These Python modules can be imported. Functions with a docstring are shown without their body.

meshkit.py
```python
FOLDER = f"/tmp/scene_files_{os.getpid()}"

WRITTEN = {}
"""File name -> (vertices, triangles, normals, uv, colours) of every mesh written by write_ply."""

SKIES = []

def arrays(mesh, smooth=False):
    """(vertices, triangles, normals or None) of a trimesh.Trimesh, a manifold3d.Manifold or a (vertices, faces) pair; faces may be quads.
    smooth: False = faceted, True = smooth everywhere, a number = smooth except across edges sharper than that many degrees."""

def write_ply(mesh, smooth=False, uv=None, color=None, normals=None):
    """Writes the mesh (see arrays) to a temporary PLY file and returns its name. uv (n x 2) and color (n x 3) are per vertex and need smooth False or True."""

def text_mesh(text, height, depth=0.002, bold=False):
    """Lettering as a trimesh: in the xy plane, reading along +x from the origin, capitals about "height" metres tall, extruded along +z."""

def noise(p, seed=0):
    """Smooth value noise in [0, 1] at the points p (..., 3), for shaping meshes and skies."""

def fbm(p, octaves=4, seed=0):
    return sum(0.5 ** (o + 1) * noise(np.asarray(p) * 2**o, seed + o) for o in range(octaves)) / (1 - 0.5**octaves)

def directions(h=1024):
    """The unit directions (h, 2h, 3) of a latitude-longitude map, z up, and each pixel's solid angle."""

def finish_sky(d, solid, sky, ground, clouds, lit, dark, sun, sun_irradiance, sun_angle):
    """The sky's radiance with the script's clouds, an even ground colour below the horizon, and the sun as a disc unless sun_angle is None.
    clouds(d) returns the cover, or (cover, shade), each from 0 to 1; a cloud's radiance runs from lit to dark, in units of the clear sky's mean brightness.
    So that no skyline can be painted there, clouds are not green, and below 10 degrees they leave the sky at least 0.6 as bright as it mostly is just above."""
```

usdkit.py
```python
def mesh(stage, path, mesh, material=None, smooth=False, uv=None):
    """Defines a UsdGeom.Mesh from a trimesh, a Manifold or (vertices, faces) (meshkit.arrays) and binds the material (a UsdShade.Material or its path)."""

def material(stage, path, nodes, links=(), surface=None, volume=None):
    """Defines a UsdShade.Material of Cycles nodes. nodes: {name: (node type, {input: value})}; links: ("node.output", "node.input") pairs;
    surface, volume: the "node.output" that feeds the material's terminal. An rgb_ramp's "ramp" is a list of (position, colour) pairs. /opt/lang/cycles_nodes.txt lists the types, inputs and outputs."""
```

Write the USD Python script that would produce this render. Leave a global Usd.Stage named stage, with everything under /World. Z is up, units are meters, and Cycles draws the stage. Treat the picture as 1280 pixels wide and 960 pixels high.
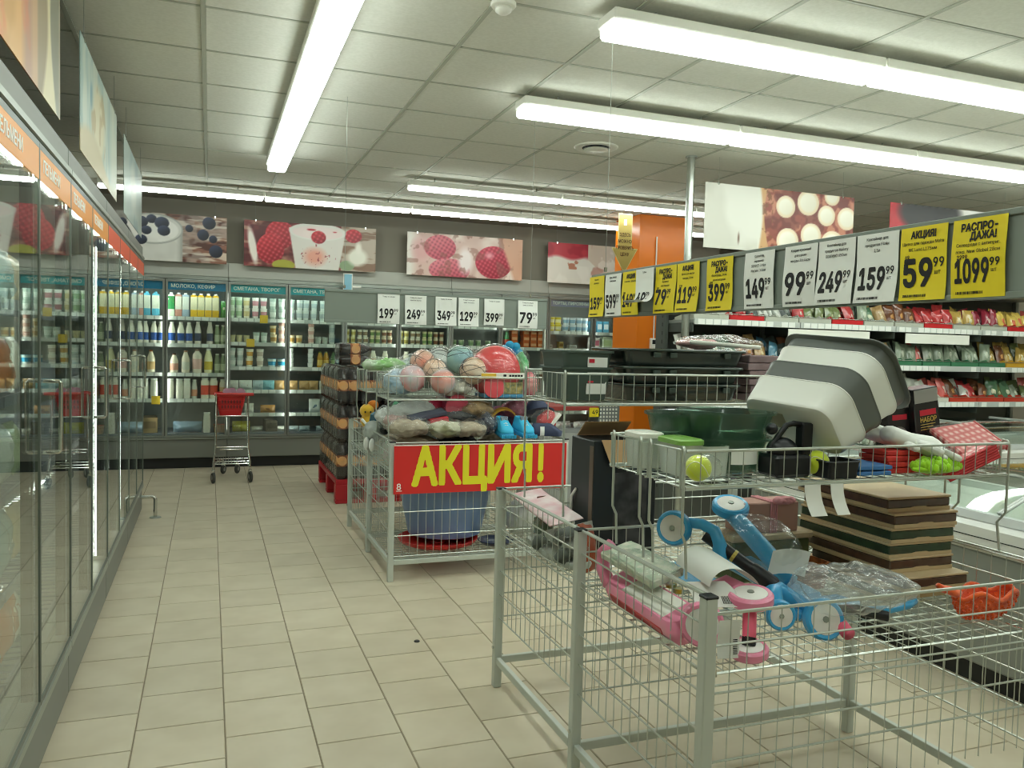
import math, random
import numpy as np, trimesh
from scipy.spatial import ConvexHull
from shapely.geometry import Polygon
from pxr import Usd, UsdGeom, UsdShade, Gf, Sdf, Vt
import usdkit, meshkit

stage = Usd.Stage.CreateInMemory()
UsdGeom.SetStageUpAxis(stage, UsdGeom.Tokens.z)
UsdGeom.SetStageMetersPerUnit(stage, 1.0)
world = UsdGeom.Xform.Define(stage, '/World')
stage.SetDefaultPrim(world.GetPrim())
UsdGeom.Scope.Define(stage, '/World/Looks')
RNG = random.Random(7)
NR = np.random.RandomState(7)

# ------------------------------------------------------------------ camera, light levels, exposure
FPX, YAW, PITCH, ROLL, EYE = 1015.4, 0.356991, 0.0487522, -0.0259241, 1.45
LAMP_BACK = 10.0           # the older rows towards the back wall
LAMP = 9.0                 # radiance of the ceiling luminaires
LAMP_TINT = (0.90, 1.0, 0.93)
LED = 8.0                  # radiance of the strips inside the cold cabinets
EXPOSURE = 0.52

def camera_axes():
    f = np.array([math.sin(YAW)*math.cos(PITCH), math.cos(YAW)*math.cos(PITCH), -math.sin(PITCH)])
    r = np.array([math.cos(YAW), -math.sin(YAW), 0]); d = np.cross(f, r)
    return r*math.cos(ROLL)+d*math.sin(ROLL), -(-r*math.sin(ROLL)+d*math.cos(ROLL)), -f
cam = UsdGeom.Camera.Define(stage, '/World/camera')
R_, U_, B_ = camera_axes()
cam.AddTransformOp().Set(Gf.Matrix4d(*R_, 0, *U_, 0, *B_, 0, 0, 0, EYE, 1))
cam.CreateHorizontalApertureAttr(36.0); cam.CreateVerticalApertureAttr(27.0)
cam.CreateFocalLengthAttr(36.0*FPX/1280)
cam.CreateClippingRangeAttr(Gf.Vec2f(0.05, 100))
cam.CreateExposureAttr(EXPOSURE)

# ------------------------------------------------------------------ naming, tagging
USED = {}
def fresh(parent, name):
    n = USED.get((parent, name), 0); USED[(parent, name)] = n+1
    return f'{parent}/{name}' if n == 0 else f'{parent}/{name}_{n:03d}'
def tag(path, **kw):
    p = stage.GetPrimAtPath(path)
    for k, v in kw.items():
        if v: p.SetCustomDataByKey(k, v)
def place_ops(path, loc, rot, scale):
    x = UsdGeom.Xformable(stage.GetPrimAtPath(path))
    x.ClearXformOpOrder()
    x.AddTranslateOp().Set(Gf.Vec3d(*map(float, loc)))
    if any(rot): x.AddRotateXYZOp().Set(Gf.Vec3f(*map(float, rot)))
    if scale != 1: x.AddScaleOp().Set(Gf.Vec3f(*([float(scale)]*3 if np.ndim(scale) == 0 else map(float, scale))))
def thing(name, label, cat, loc=(0, 0, 0), rot=(0, 0, 0), group=None, kind=None, scale=1):
    p = fresh('/World', name); UsdGeom.Xform.Define(stage, p); place_ops(p, loc, rot, scale)
    tag(p, label=label, category=cat, group=group, kind=kind)
    return p
def structure(name):
    p = fresh('/World', name); UsdGeom.Xform.Define(stage, p); tag(p, kind='structure'); return p
def part(parent, name, mesh, m, smooth=False, label=None, kind=None):
    p = fresh(parent, name); usdkit.mesh(stage, p, mesh, m, smooth)
    if label: tag(p, label=label)
    if kind: tag(p, kind=kind)
    return p
def single(name, mesh, m, label, cat, group=None, smooth=False, kind=None, loc=(0,0,0), rot=(0,0,0)):
    p = part('/World', name, mesh, m, smooth); tag(p, label=label, category=cat, group=group, kind=kind)
    place_ops(p, loc, rot, 1); return p
PROTO = {}
def place(key, build, name, label, cat, group, loc, rot=(0, 0, 0), scale=1):
    p = fresh('/World', name); x = UsdGeom.Xform.Define(stage, p).GetPrim()
    if key in PROTO:
        x.GetReferences().AddInternalReference(PROTO[key]); x.SetInstanceable(True)
    else:
        PROTO[key] = p; build(p)
    place_ops(p, loc, rot, scale)
    tag(p, label=label, category=cat, group=group)
    return p

# ------------------------------------------------------------------ materials
def lin(c):
    if isinstance(c, str): c = [int(c[i:i+2], 16)/255 for i in (1, 3, 5)]
    return tuple(x/12.92 if x <= .04045 else ((x+.055)/1.055)**2.4 for x in c)
MATS = {}
def mat(name, color, rough=.5, metal=0., spec=.5, noise=None, bump=None, emit=0., coat=0., trans=0., ior=1.5, vary=0., sheen=0.):
    """noise=(scale, second colour, detail); bump=(scale, strength); vary = brightness range from one object to the next"""
    if name in MATS: return MATS[name]
    c = lin(color)
    N = {'p': ('principled_bsdf', {'base_color': c, 'roughness': rough, 'metallic': metal, 'specular_ior_level': spec, 'coat_weight': coat, 'transmission_weight': trans, 'ior': ior, 'sheen_weight': sheen})}
    L = []
    if emit: N['p'][1]['emission_color'] = c; N['p'][1]['emission_strength'] = emit
    if noise or bump: N['tc'] = ('texture_coordinate', {})
    src = None
    if noise:
        N['n'] = ('noise_texture', {'scale': noise[0], 'detail': noise[2] if len(noise) > 2 else 3.})
        N['r'] = ('rgb_ramp', {'ramp': [(.35, c), (.65, lin(noise[1]))]})
        L += [('tc.object', 'n.vector'), ('n.fac', 'r.fac')]; src = 'r.color'
    if vary:
        N['oi'] = ('object_info', {})
        N['vr'] = ('rgb_ramp', {'ramp': [(0., (1-vary,)*3), (1., (1+vary, 1+vary, 1+vary))]})
        N['mx'] = ('mix', {'mix_type': 'multiply', 'fac': 1., 'color1': c})
        L += [('oi.random', 'vr.fac'), ('vr.color', 'mx.color2')]
        if src: L.append((src, 'mx.color1'))
        src = 'mx.color'
    if src: L.append((src, 'p.base_color'))
    if bump:
        N['bn'] = ('noise_texture', {'scale': bump[0], 'detail': 3.})
        N['b'] = ('bump', {'strength': bump[1], 'distance': .01})
        L += [('tc.object', 'bn.vector'), ('bn.fac', 'b.height'), ('b.normal', 'p.normal')]
    MATS[name] = usdkit.material(stage, '/World/Looks/'+name, N, L, surface='p.BSDF')
    return MATS[name]
def pane(name, tint=(.93, .96, .93), ior=1.5, rough=0., bump=None, haze=0., hazecol=(.8, .82, .8)):
    """window glass / clear film: see-through mixed with a mirror by fresnel; haze = share of a dull white film"""
    if name in MATS: return MATS[name]
    N = {'t': ('transparent_bsdf', {'color': tint}), 'g': ('glossy_bsdf', {'color': (1, 1, 1), 'roughness': rough}),
         'f': ('fresnel', {}), 'm': ('mix_closure', {}), 'ge': ('geometry', {}), 'io': ('math', {'math_type': 'multiply_add', 'value2': 1/ior-ior, 'value3': ior})}
    L = [('ge.backfacing', 'io.value1'), ('io.value', 'f.IOR'), ('f.fac', 'm.fac'), ('t.BSDF', 'm.closure1'), ('g.BSDF', 'm.closure2')]
    out = 'm.closure'
    if bump:
        N['tc'] = ('texture_coordinate', {}); N['n'] = ('noise_texture', {'scale': bump[0], 'detail': 2.}); N['b'] = ('bump', {'strength': bump[1], 'distance': .02})
        L += [('tc.object', 'n.vector'), ('n.fac', 'b.height'), ('b.normal', 'g.normal'), ('b.normal', 'f.normal')][:3]
    if haze:
        N['d'] = ('principled_bsdf', {'base_color': hazecol, 'roughness': .3}); N['m2'] = ('mix_closure', {'fac': haze})
        L += [('m.closure', 'm2.closure1'), ('d.BSDF', 'm2.closure2')]; out = 'm2.closure'
    MATS[name] = usdkit.material(stage, '/World/Looks/'+name, N, L, surface=out)
    return MATS[name]
def painted_mat(name, rough=.4):
    if name in MATS: return MATS[name]
    MATS[name] = usdkit.material(stage, '/World/Looks/'+name, {'a': ('attribute', {'attribute': 'paint'}), 'p': ('principled_bsdf', {'roughness': rough})}, [('a.color', 'p.base_color')], surface='p.BSDF')
    return MATS[name]
def lamp_mat(name, color, strength):
    if name in MATS: return MATS[name]
    MATS[name] = usdkit.material(stage, '/World/Looks/'+name, {'e': ('emission', {'color': color, 'strength': strength})}, [], surface='e.emission')
    return MATS[name]

# ------------------------------------------------------------------ shapes
cat_ = trimesh.util.concatenate
def bx(x0, x1, y0, y1, z0, z1):
    m = trimesh.creation.box((x1-x0, y1-y0, z1-z0)); m.apply_translation(((x0+x1)/2, (y0+y1)/2, (z0+z1)/2)); return m
def cb(x0, x1, y0, y1, z0, z1, c=.004):
    """box with chamfered edges"""
    P = []
    for i, x in enumerate((x0, x1)):
        for j, y in enumerate((y0, y1)):
            for k, z in enumerate((z0, z1)):
                s = [1 if q == 0 else -1 for q in (i, j, k)]
                for a in range(3):
                    o = [c*s[0], c*s[1], c*s[2]]; o[a] = 0; P.append((x+o[0], y+o[1], z+o[2]))
    return trimesh.convex.convex_hull(np.array(P))
def tube(pts, r, n=6, closed=False, caps=True):
    P = np.asarray(pts, float); N = len(P)
    T = np.zeros_like(P)
    for i in range(N):
        a, b = (P[(i-1) % N], P[(i+1) % N]) if closed or 0 < i < N-1 else ((P[0], P[1]) if i == 0 else (P[-2], P[-1]))
        T[i] = (b-a)/max(np.linalg.norm(b-a), 1e-9)
    u = np.cross(T[0], [0, 0, 1]);
    if np.linalg.norm(u) < .1: u = np.cross(T[0], [1, 0, 0])
    u /= np.linalg.norm(u); V = []
    rr = np.broadcast_to(r, (N,))
    for i in range(N):
        u = u-T[i]*u.dot(T[i]); u /= np.linalg.norm(u); w = np.cross(T[i], u)
        for k in range(n):
            a = 2*math.pi*k/n; V.append(P[i]+rr[i]*(u*math.cos(a)+w*math.sin(a)))
    F = []
    for i in range(N if closed else N-1):
        j = (i+1) % N
        for k in range(n):
            q = (k+1) % n; F += [(i*n+k, i*n+q, j*n+q), (i*n+k, j*n+q, j*n+k)]
    if caps and not closed:
        for k in range(1, n-1): F += [(0, k+1, k), ((N-1)*n, (N-1)*n+k, (N-1)*n+k+1)]
    m = trimesh.Trimesh(np.array(V), np.array(F), process=False); return m
def rod(a, b, r, n=6): return tube([a, b], r, n)
def lathe(prof, n=16):
    prof = [(max(r, 1e-5), z) for r, z in prof]
    V = [(r*math.cos(2*math.pi*k/n), r*math.sin(2*math.pi*k/n), z) for r, z in prof for k in range(n)]
    F = []
    for i in range(len(prof)-1):
        for k in range(n):
            q = (k+1) % n; F += [(i*n+k, i*n+q, (i+1)*n+q), (i*n+k, (i+1)*n+q, (i+1)*n+k)]
    return trimesh.Trimesh(np.array(V), np.array(F), process=False)
def prism(poly, h, axis='z'):
    m = trimesh.creation.extrude_polygon(Polygon(poly) if not isinstance(poly, Polygon) else poly, h, engine='earcut')
    if axis == 'y': m.apply_transform(np.array([[1, 0, 0, 0], [0, 0, -1, 0], [0, 1, 0, 0], [0, 0, 0, 1.]]))   # poly in xz, runs towards -y
    return m
def rpoly(w, h, r, n=5, c=(0, 0)):
    P = []
    for sx, sy, a0 in ((1, 1, 0), (-1, 1, 90), (-1, -1, 180), (1, -1, 270)):
        for k in range(n+1):
            a = math.radians(a0+90*k/n); P.append((c[0]+sx*(w/2-r)+r*math.cos(a), c[1]+sy*(h/2-r)+r*math.sin(a)))
    return P
def moved(m, loc=(0, 0, 0), rot=None, scale=None):
    m = m.copy()
    if scale is not None: m.apply_scale(scale)
    if rot is not None:
        for ax, d in zip(np.eye(3), rot):
            if d: m.apply_transform(trimesh.transformations.rotation_matrix(math.radians(d), ax))
    m.apply_translation(loc); return m
def frame_of(m, origin, ex, ey, ez):
    m = m.copy(); M4 = np.eye(4); M4[:3, 0], M4[:3, 1], M4[:3, 2], M4[:3, 3] = ex, ey, ez, origin
    m.apply_transform(M4); return m
def crumple(m, amp, scale, seed=0, fine=.5):
    m = m.copy(); v = np.array(m.vertices); n = np.array(m.vertex_normals)
    d = meshkit.fbm(v*scale+seed*7.3, 3, seed)-.5
    r = np.abs(meshkit.noise(v*scale*2.3+seed, seed+5)-.5)
    m.vertices = v+n*(amp*2*d+amp*fine*(r-.25))[:, None]; return m
def pillow(w, h, t, nx=10, nz=12, seed=0, crimp=.012, wave=.004):
    """stuffed flat bag standing in the xz plane, its middle at the origin, w wide, h tall, t thick, crimped top and bottom"""
    V, F = [], []
    for s in (1, -1):
        for j in range(nz+1):
            for i in range(nx+1):
                u, v = i/nx*2-1, j/nz*2-1
                k = max(0, 1-abs(u)**3)**.6*max(0, 1-max(0, (abs(v)-.0)/(1-2*crimp/h))**4)**.6 if abs(v) < 1-2*crimp/h else 0
                V.append((u*w/2*(1-.06*k*abs(u)), s*(t/2*k+.0006), v*h/2))
    V = np.array(V); V[:, 1] += wave*np.sin(V[:, 0]*60+seed)*(np.abs(V[:, 2]) > h/2-crimp*1.4)
    V[:, 1] += np.sign(V[:, 1])*(meshkit.noise(V*np.array([45, 0, 30])+seed*3.1, seed)-.5)*t*.28*(np.abs(V[:, 1]) > .002)
    k0 = (nx+1)*(nz+1)
    for s in (0, 1):
        for j in range(nz):
            for i in range(nx):
                a = s*k0+j*(nx+1)+i; b, c, d = a+1, a+nx+2, a+nx+1
                F += [(a, c, b), (a, d, c)] if s == 0 else [(a, b, c), (a, c, d)]
    edge = [i for i in range(nx+1)]+[(j+1)*(nx+1)-1 for j in range(1, nz+1)]+[nz*(nx+1)+i for i in range(nx-1, -1, -1)]+[j*(nx+1) for j in range(nz-1, 0, -1)]
    for a, b in zip(edge, edge[1:]+edge[:1]): F += [(a, b, b+k0), (a, b+k0, a+k0)]
    return trimesh.Trimesh(V, np.array(F), process=False)
TXT = {}
def text(s, h, depth=.0006, bold=False, wide=1., center=False):
    k = (s, bold)
    if k not in TXT: TXT[k] = meshkit.text_mesh(s, 1., 1., bold)
    m = TXT[k].copy(); m.apply_scale((h*wide, h, depth))
    m.vertices = np.array(m.vertices)[:, [0, 2, 1]]*np.array([1, -1, 1])       # stand it up: reads along +x, faces -y
    m.apply_translation((-m.bounds[0][0], 0, 0))
    if center: m.apply_translation((-m.bounds[1][0]/2, 0, 0))
    return m
def painted(parent, name, w, h, fn, nx, nz, t=.004, m=None, both=True):
    """upright printed panel in the local xz plane (origin at its lower left), facing -y; fn(u, v) -> sRGB arrays"""
    X, Z = np.meshgrid(np.linspace(0, 1, nx+1), np.linspace(0, 1, nz+1))
    C = np.clip(np.stack([np.broadcast_to(c, X.shape) for c in fn(X*w, Z*h)], -1), 0, 1)
    C = np.where(C <= .04045, C/12.92, ((C+.055)/1.055)**2.4).reshape(-1, 3)
    V = np.stack([X*w, 0*X, Z*h], -1).reshape(-1, 3); F = []
    for j in range(nz):
        for i in range(nx):
            a = j*(nx+1)+i; F += [(a, a+1, a+nx+2), (a, a+nx+2, a+nx+1)]
    V2 = V+[0, t, 0]; F = np.array(F); k = len(V)
    e = list(range(nx+1))+[(j+1)*(nx+1)-1 for j in range(1, nz+1)]+[nz*(nx+1)+i for i in range(nx-1, -1, -1)]+[j*(nx+1) for j in range(nz-1, 0, -1)]
    S = [q for a, b in zip(e, e[1:]+e[:1]) for q in ((a, a+k, b+k), (a, b+k, b))]
    p = fresh(parent, name)
    me = usdkit.mesh(stage, p, trimesh.Trimesh(np.vstack([V, V2]), np.vstack([F, F[:, ::-1]+k, S]), process=False), m or painted_mat('printed'))
    UsdGeom.PrimvarsAPI(me).CreatePrimvar('paint', Sdf.ValueTypeNames.Color3fArray, 'vertex').Set(Vt.Vec3fArray.FromNumpy(np.vstack([C, C]).astype(np.float32)))
    return p
def hexc(s): return np.array([int(s[i:i+2], 16)/255 for i in (1, 3, 5)])
class Paint:
    """a little picture maker: discs, bands and noise laid over one another"""
    def __init__(s, X, Z, base): s.X, s.Z = X, Z; s.C = np.broadcast_to(hexc(base), X.shape+(3,)).copy()
    def put(s, mask, col):
        c = hexc(col) if isinstance(col, str) else col
        s.C = s.C*(1-mask[..., None])+c*mask[..., None]; return s
    def noise(s, col, scale, lo=.5, hi=.65, amt=1., seed=0, where=None, stretch=(1, 1)):
        n = meshkit.fbm(np.stack([s.X*scale*stretch[0], s.Z*scale*stretch[1], 0*s.X+seed], -1), 3, seed)
        k = np.clip((n-lo)/(hi-lo), 0, 1)*amt
        return s.put(k if where is None else k*where, col)
    def mask(s, cx, cz, rx, rz=None, soft=.006, ang=0.):
        rz = rz or rx; dx, dz = s.X-cx, s.Z-cz; ca, sa = math.cos(ang), math.sin(ang)
        d = np.sqrt(((dx*ca+dz*sa)/rx)**2+((-dx*sa+dz*ca)/rz)**2); return np.clip((1-d)*min(rx, rz)/soft, 0, 1)
    def disc(s, cx, cz, rx, col, rz=None, soft=.006, ang=0.): return s.put(s.mask(cx, cz, rx, rz, soft, ang), col)
    def ball(s, cx, cz, r, dark, light, rz=None, tex=None):
        m = s.mask(cx, cz, r, rz); rz = rz or r
        k = np.clip(.5+.5*((s.Z-cz)/rz*.8-(s.X-cx)/r*.5), 0, 1)
        s.put(m, hexc(dark)*(1-k[..., None])+hexc(light)*k[..., None])
        if tex: s.noise(tex, 90, .5, .62, .6, int(cx*100), m)
        return s
    def half(s, a, b, c, soft=.006): return np.clip((a*s.X+b*s.Z-c)/soft, 0, 1)      # 1 where a x + b z > c
    def out(s): return s.C[..., 0], s.C[..., 1], s.C[..., 2]
ORD = ['first', 'second', 'third', 'fourth', 'fifth', 'sixth', 'seventh', 'eighth', 'ninth', 'tenth', 'eleventh', 'twelfth']
# ------------------------------------------------------------------ materials of the place
TILE = mat('floor_tile', '#c9bfa8', .42, noise=(5., '#c0b59d', 5.), vary=.05, spec=.4)
GROUT = mat('grout', '#8d836f', .9)
PANEL = mat('ceiling_panel', '#e0e0d6', .95, noise=(60., '#d9d9ce', 4.), vary=.015, spec=.1)
RUNNER = mat('ceiling_runner', '#b4b6a8', .6)
DARKWALL = mat('dark_wall', '#8d877a', .85)
PLAINWALL = mat('plain_wall', '#b7b3a4', .9)
STEEL = mat('grey_steel', '#9aa097', .38, .55)
FRAME = mat('cabinet_frame', '#8b9088', .4, .5); FRAMEL = mat('freezer_frame', '#6d746c', .4, .5)
PANELGREY = mat('cabinet_panel', '#7f827a', .5, .15)
SOFFIT = mat('cabinet_soffit', '#b3b4aa', .5)
LINER = mat('cabinet_liner', '#8f948c', .5)
SHELF = mat('cabinet_shelf', '#8c9199', .4, .3)
STRIP = mat('price_strip', '#b9bdb8', .4)
KICK = mat('black_kick', '#1d2020', .5)
CHROME = mat('chrome', '#d5d8d2', .12, 1.)
ZINC = mat('zinc_wire', '#c3c9bf', .3, .6)
POST = mat('zinc_post', '#c0c6bd', .42, .12)
BLACK = mat('black_plastic', '#15171a', .4)
DARKGASKET = mat('dark_gasket', '#2b302d', .6)
WHITEP = mat('white_plastic', '#e8e8de', .35)
PAPER = mat('white_paper', '#e6e8e2', .7)
YELLOWP = mat('yellow_paper', '#e6d01c', .6)
INK = mat('black_ink', '#181818', .7)
WHITEINK = mat('white_ink', '#f2f4ee', .6)
GLASS = pane('door_glass', (.90, .945, .915), 1.5)
ORANGE = mat('orange_paint', '#ea7d17', .35)
LAMPM = lamp_mat('lamp_glow', LAMP_TINT, LAMP); LAMPB = lamp_mat('lamp_glow_back', LAMP_TINT, LAMP_BACK)
LEDM = lamp_mat('led_glow', (.95, 1., .93), LED*2.2)
LEDHOT = lamp_mat('led_glow_strip', (.97, 1., .93), LED*2.2)

# ------------------------------------------------------------------ floor
def proj(p):
    d = np.asarray(p, float)-[0, 0, EYE]; z = -d.dot(B_)
    return (d.dot(R_)/z*FPX+640, -d.dot(U_)/z*FPX+480, z)
fl = structure('floor')
part(fl, 'screed', bx(-1.5, 9, -2, 10.6, -.06, -.004), GROUT)
PXT, PYT, X0T, Y0T = .3085, .2995, .0625, 3.046
cells = []
for i in range(-5, 29):
    for j in range(-17, 26):
        x = X0T+PXT*i; y = Y0T+PYT*j+(PYT/2 if i % 2 else 0)
        u, v, z = proj((x+PXT/2, y+PYT/2, 0)); cells.append((0 if z < .5 or not (-160 < u < 1440 and v < 1120) or x < -.75 else 1e3/z, x, y))
cells.sort(key=lambda c: -c[0])
def tile(x, y):
    g, c, h = .0022, .0016, .004
    a, b, e, d = x+g, x+PXT-g, y+g, y+PYT-g
    V = [(a, e, -.004), (b, e, -.004), (b, d, -.004), (a, d, -.004), (a+c, e+c, 0), (b-c, e+c, 0), (b-c, d-c, 0), (a+c, d-c, 0)]
    F = [(4, 5, 6), (4, 6, 7)]+[t for k in range(4) for q in [(k+1) % 4] for t in ((k, q, q+4), (k, q+4, k+4))]
    return trimesh.Trimesh(np.array(V, float), np.array(F), process=False)
for s, x, y in cells[:290]: part(fl, 'tile', tile(x, y), TILE)
part(fl, 'far_tiles', cat_([tile(x, y) for s, x, y in cells[290:]]), TILE, kind='stuff')

# ------------------------------------------------------------------ ceiling
CZ = 2.94
ce = structure('ceiling')
part(ce, 'slab', bx(-1.5, 9, -2, 10.6, CZ+.012, CZ+.05), PANEL)
GX, GY, GP, YEND = -.04, 4.02, .6, 9.12
xs = [GX+GP*k for k in range(-2, 15)]; ys = [GY+GP*k for k in range(-10, 9)]
cells = []
for x in xs:
    for y in ys:
        y1 = min(y+GP, YEND)
        if y >= YEND-.05: continue
        u, v, z = proj((x+.3, (y+y1)/2, CZ)); cells.append((1/z if z > .3 and -300 < u < 1600 and v > -320 else 0, x, y, y1))
cells.sort(key=lambda c: -c[0])
cp = lambda x, y, y1: cb(x+.011, x+GP-.011, y+.011, y1-.011, CZ+.001, CZ+.013, .003)
for s, x, y, y1 in cells[:230]:
    if s: part(ce, 'panel', cp(x, y, y1), PANEL)
rest = [cp(x, y, y1) for s, x, y, y1 in cells[230:]]+[cp(x, y, y1) for s, x, y, y1 in cells[:230] if not s]
part(ce, 'outer_panels', cat_(rest), PANEL, kind='stuff')
for x in xs: part(ce, 'main_runner', bx(x-.011, x+.011, -2, YEND, CZ-.003, CZ+.012), RUNNER)
for y in ys: part(ce, 'cross_runner', bx(-1.5, 9, y-.007, y+.007, CZ-.001, CZ+.012), RUNNER)
# dark dropped strip and walls round the hall
part(structure('trim_1'), 'dark_ceiling_strip', bx(-1.5, 9, YEND, 10.6, CZ-.012, CZ+.012), DARKWALL)
part(structure('wall_back'), 'wall', bx(-1.5, 9, 10.35, 10.6, 0, CZ), DARKWALL)
part(structure('wall_left'), 'wall', bx(-1.6, -1.42, -2, 10.6, 0, CZ), DARKWALL)
part(structure('wall_right'), 'wall', bx(9, 9.2, -2, 10.6, 0, CZ), PLAINWALL)
part(structure('wall_near'), 'wall', bx(-1.6, 9.2, -2.2, -2, 0, CZ), PLAINWALL)
# dark wall above the cold cabinets at the back, standing on their soffit
part(structure('trim_2'), 'bulkhead', bx(-1.42, 6.6, 9.62, 9.72, 2.26, CZ-.012), DARKWALL)

# ------------------------------------------------------------------ lamps
def lamp_build(p, m=None):
    L = 1.49; k = .62 if m else 1.
    part(p, 'housing', cb(-L/2, L/2, -.084*k, .084*k, .052, .1, .006), WHITEP)
    part(p, 'diffuser', cb(-L/2+.002, L/2-.006, -.07*k, .07*k, .016 if m else 0, .052, .012), m or LAMPM)
    for s in (-1, 1):
        part(p, 'hanger', rod((s*.5, 0, .1), (s*.5, 0, .139), .006), STEEL)
def lamp_row(cx, cy, n, along, what, names, back=False):
    for k in range(n):
        loc = (cx+1.5*k+.75, cy, 2.8) if along == 'x' else (cx, cy-1.5*k-.75, 2.8)
        place('lamp_back' if back else 'lamp', (lambda p: lamp_build(p, LAMPB)) if back else lamp_build, 'ceiling_light', f'{ORD[k]} white tube light {names} {what}', 'ceiling light', None, loc, (0, 0, 0 if along == 'x' else 90))
lamp_row(.5, 6.97, 5, 'y', 'in the line over the aisle', 'from the far end')
lamp_row(-1.0, 8.56, 5, 'x', 'in the row along the dark back wall', 'from the left', True)
lamp_row(1.66, 7.27, 3, 'x', 'in the short row before the back wall', 'from the left', True)
lamp_row(1.70, 4.56, 4, 'x', 'in the row nearest the round ceiling vent', 'from the left')
lamp_row(1.60, 3.25, 4, 'x', 'in the widest row near the top', 'from the left')
lamp_row(1.60, 1.9, 3, 'x', 'in the row directly overhead', 'from the left')
lamp_row(1.60, .5, 3, 'x', 'in the row behind the viewer', 'from the left')
v = thing('ceiling_vent', 'round white air vent with a dark slot set in the ceiling panels', 'vent', (2.70, 5.57, CZ))
part(v, 'ring', lathe([(.09, -.004), (.15, -.012), (.165, -.003), (.165, .001)], 32), WHITEP, True)
part(v, 'dark_slot', lathe([(0, -.006), (.105, -.006), (.105, 0)], 32), DARKGASKET)
part(v, 'disc', lathe([(0, -.026), (.085, -.024), (.098, -.016), (.0, -.014)], 32), WHITEP, True)
v = thing('smoke_detector', 'small white round smoke detector on the ceiling near the lamp line', 'smoke detector', (1.19, 3.42, CZ-.004))
part(v, 'base', lathe([(0, -.02), (.05, -.02), (.056, -.012), (.056, 0)], 24), WHITEP, True)
part(v, 'sensor_head', lathe([(0, -.05), (.02, -.048), (.036, -.036), (.036, -.02), (0, -.02)], 24), WHITEP, True)

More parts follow.
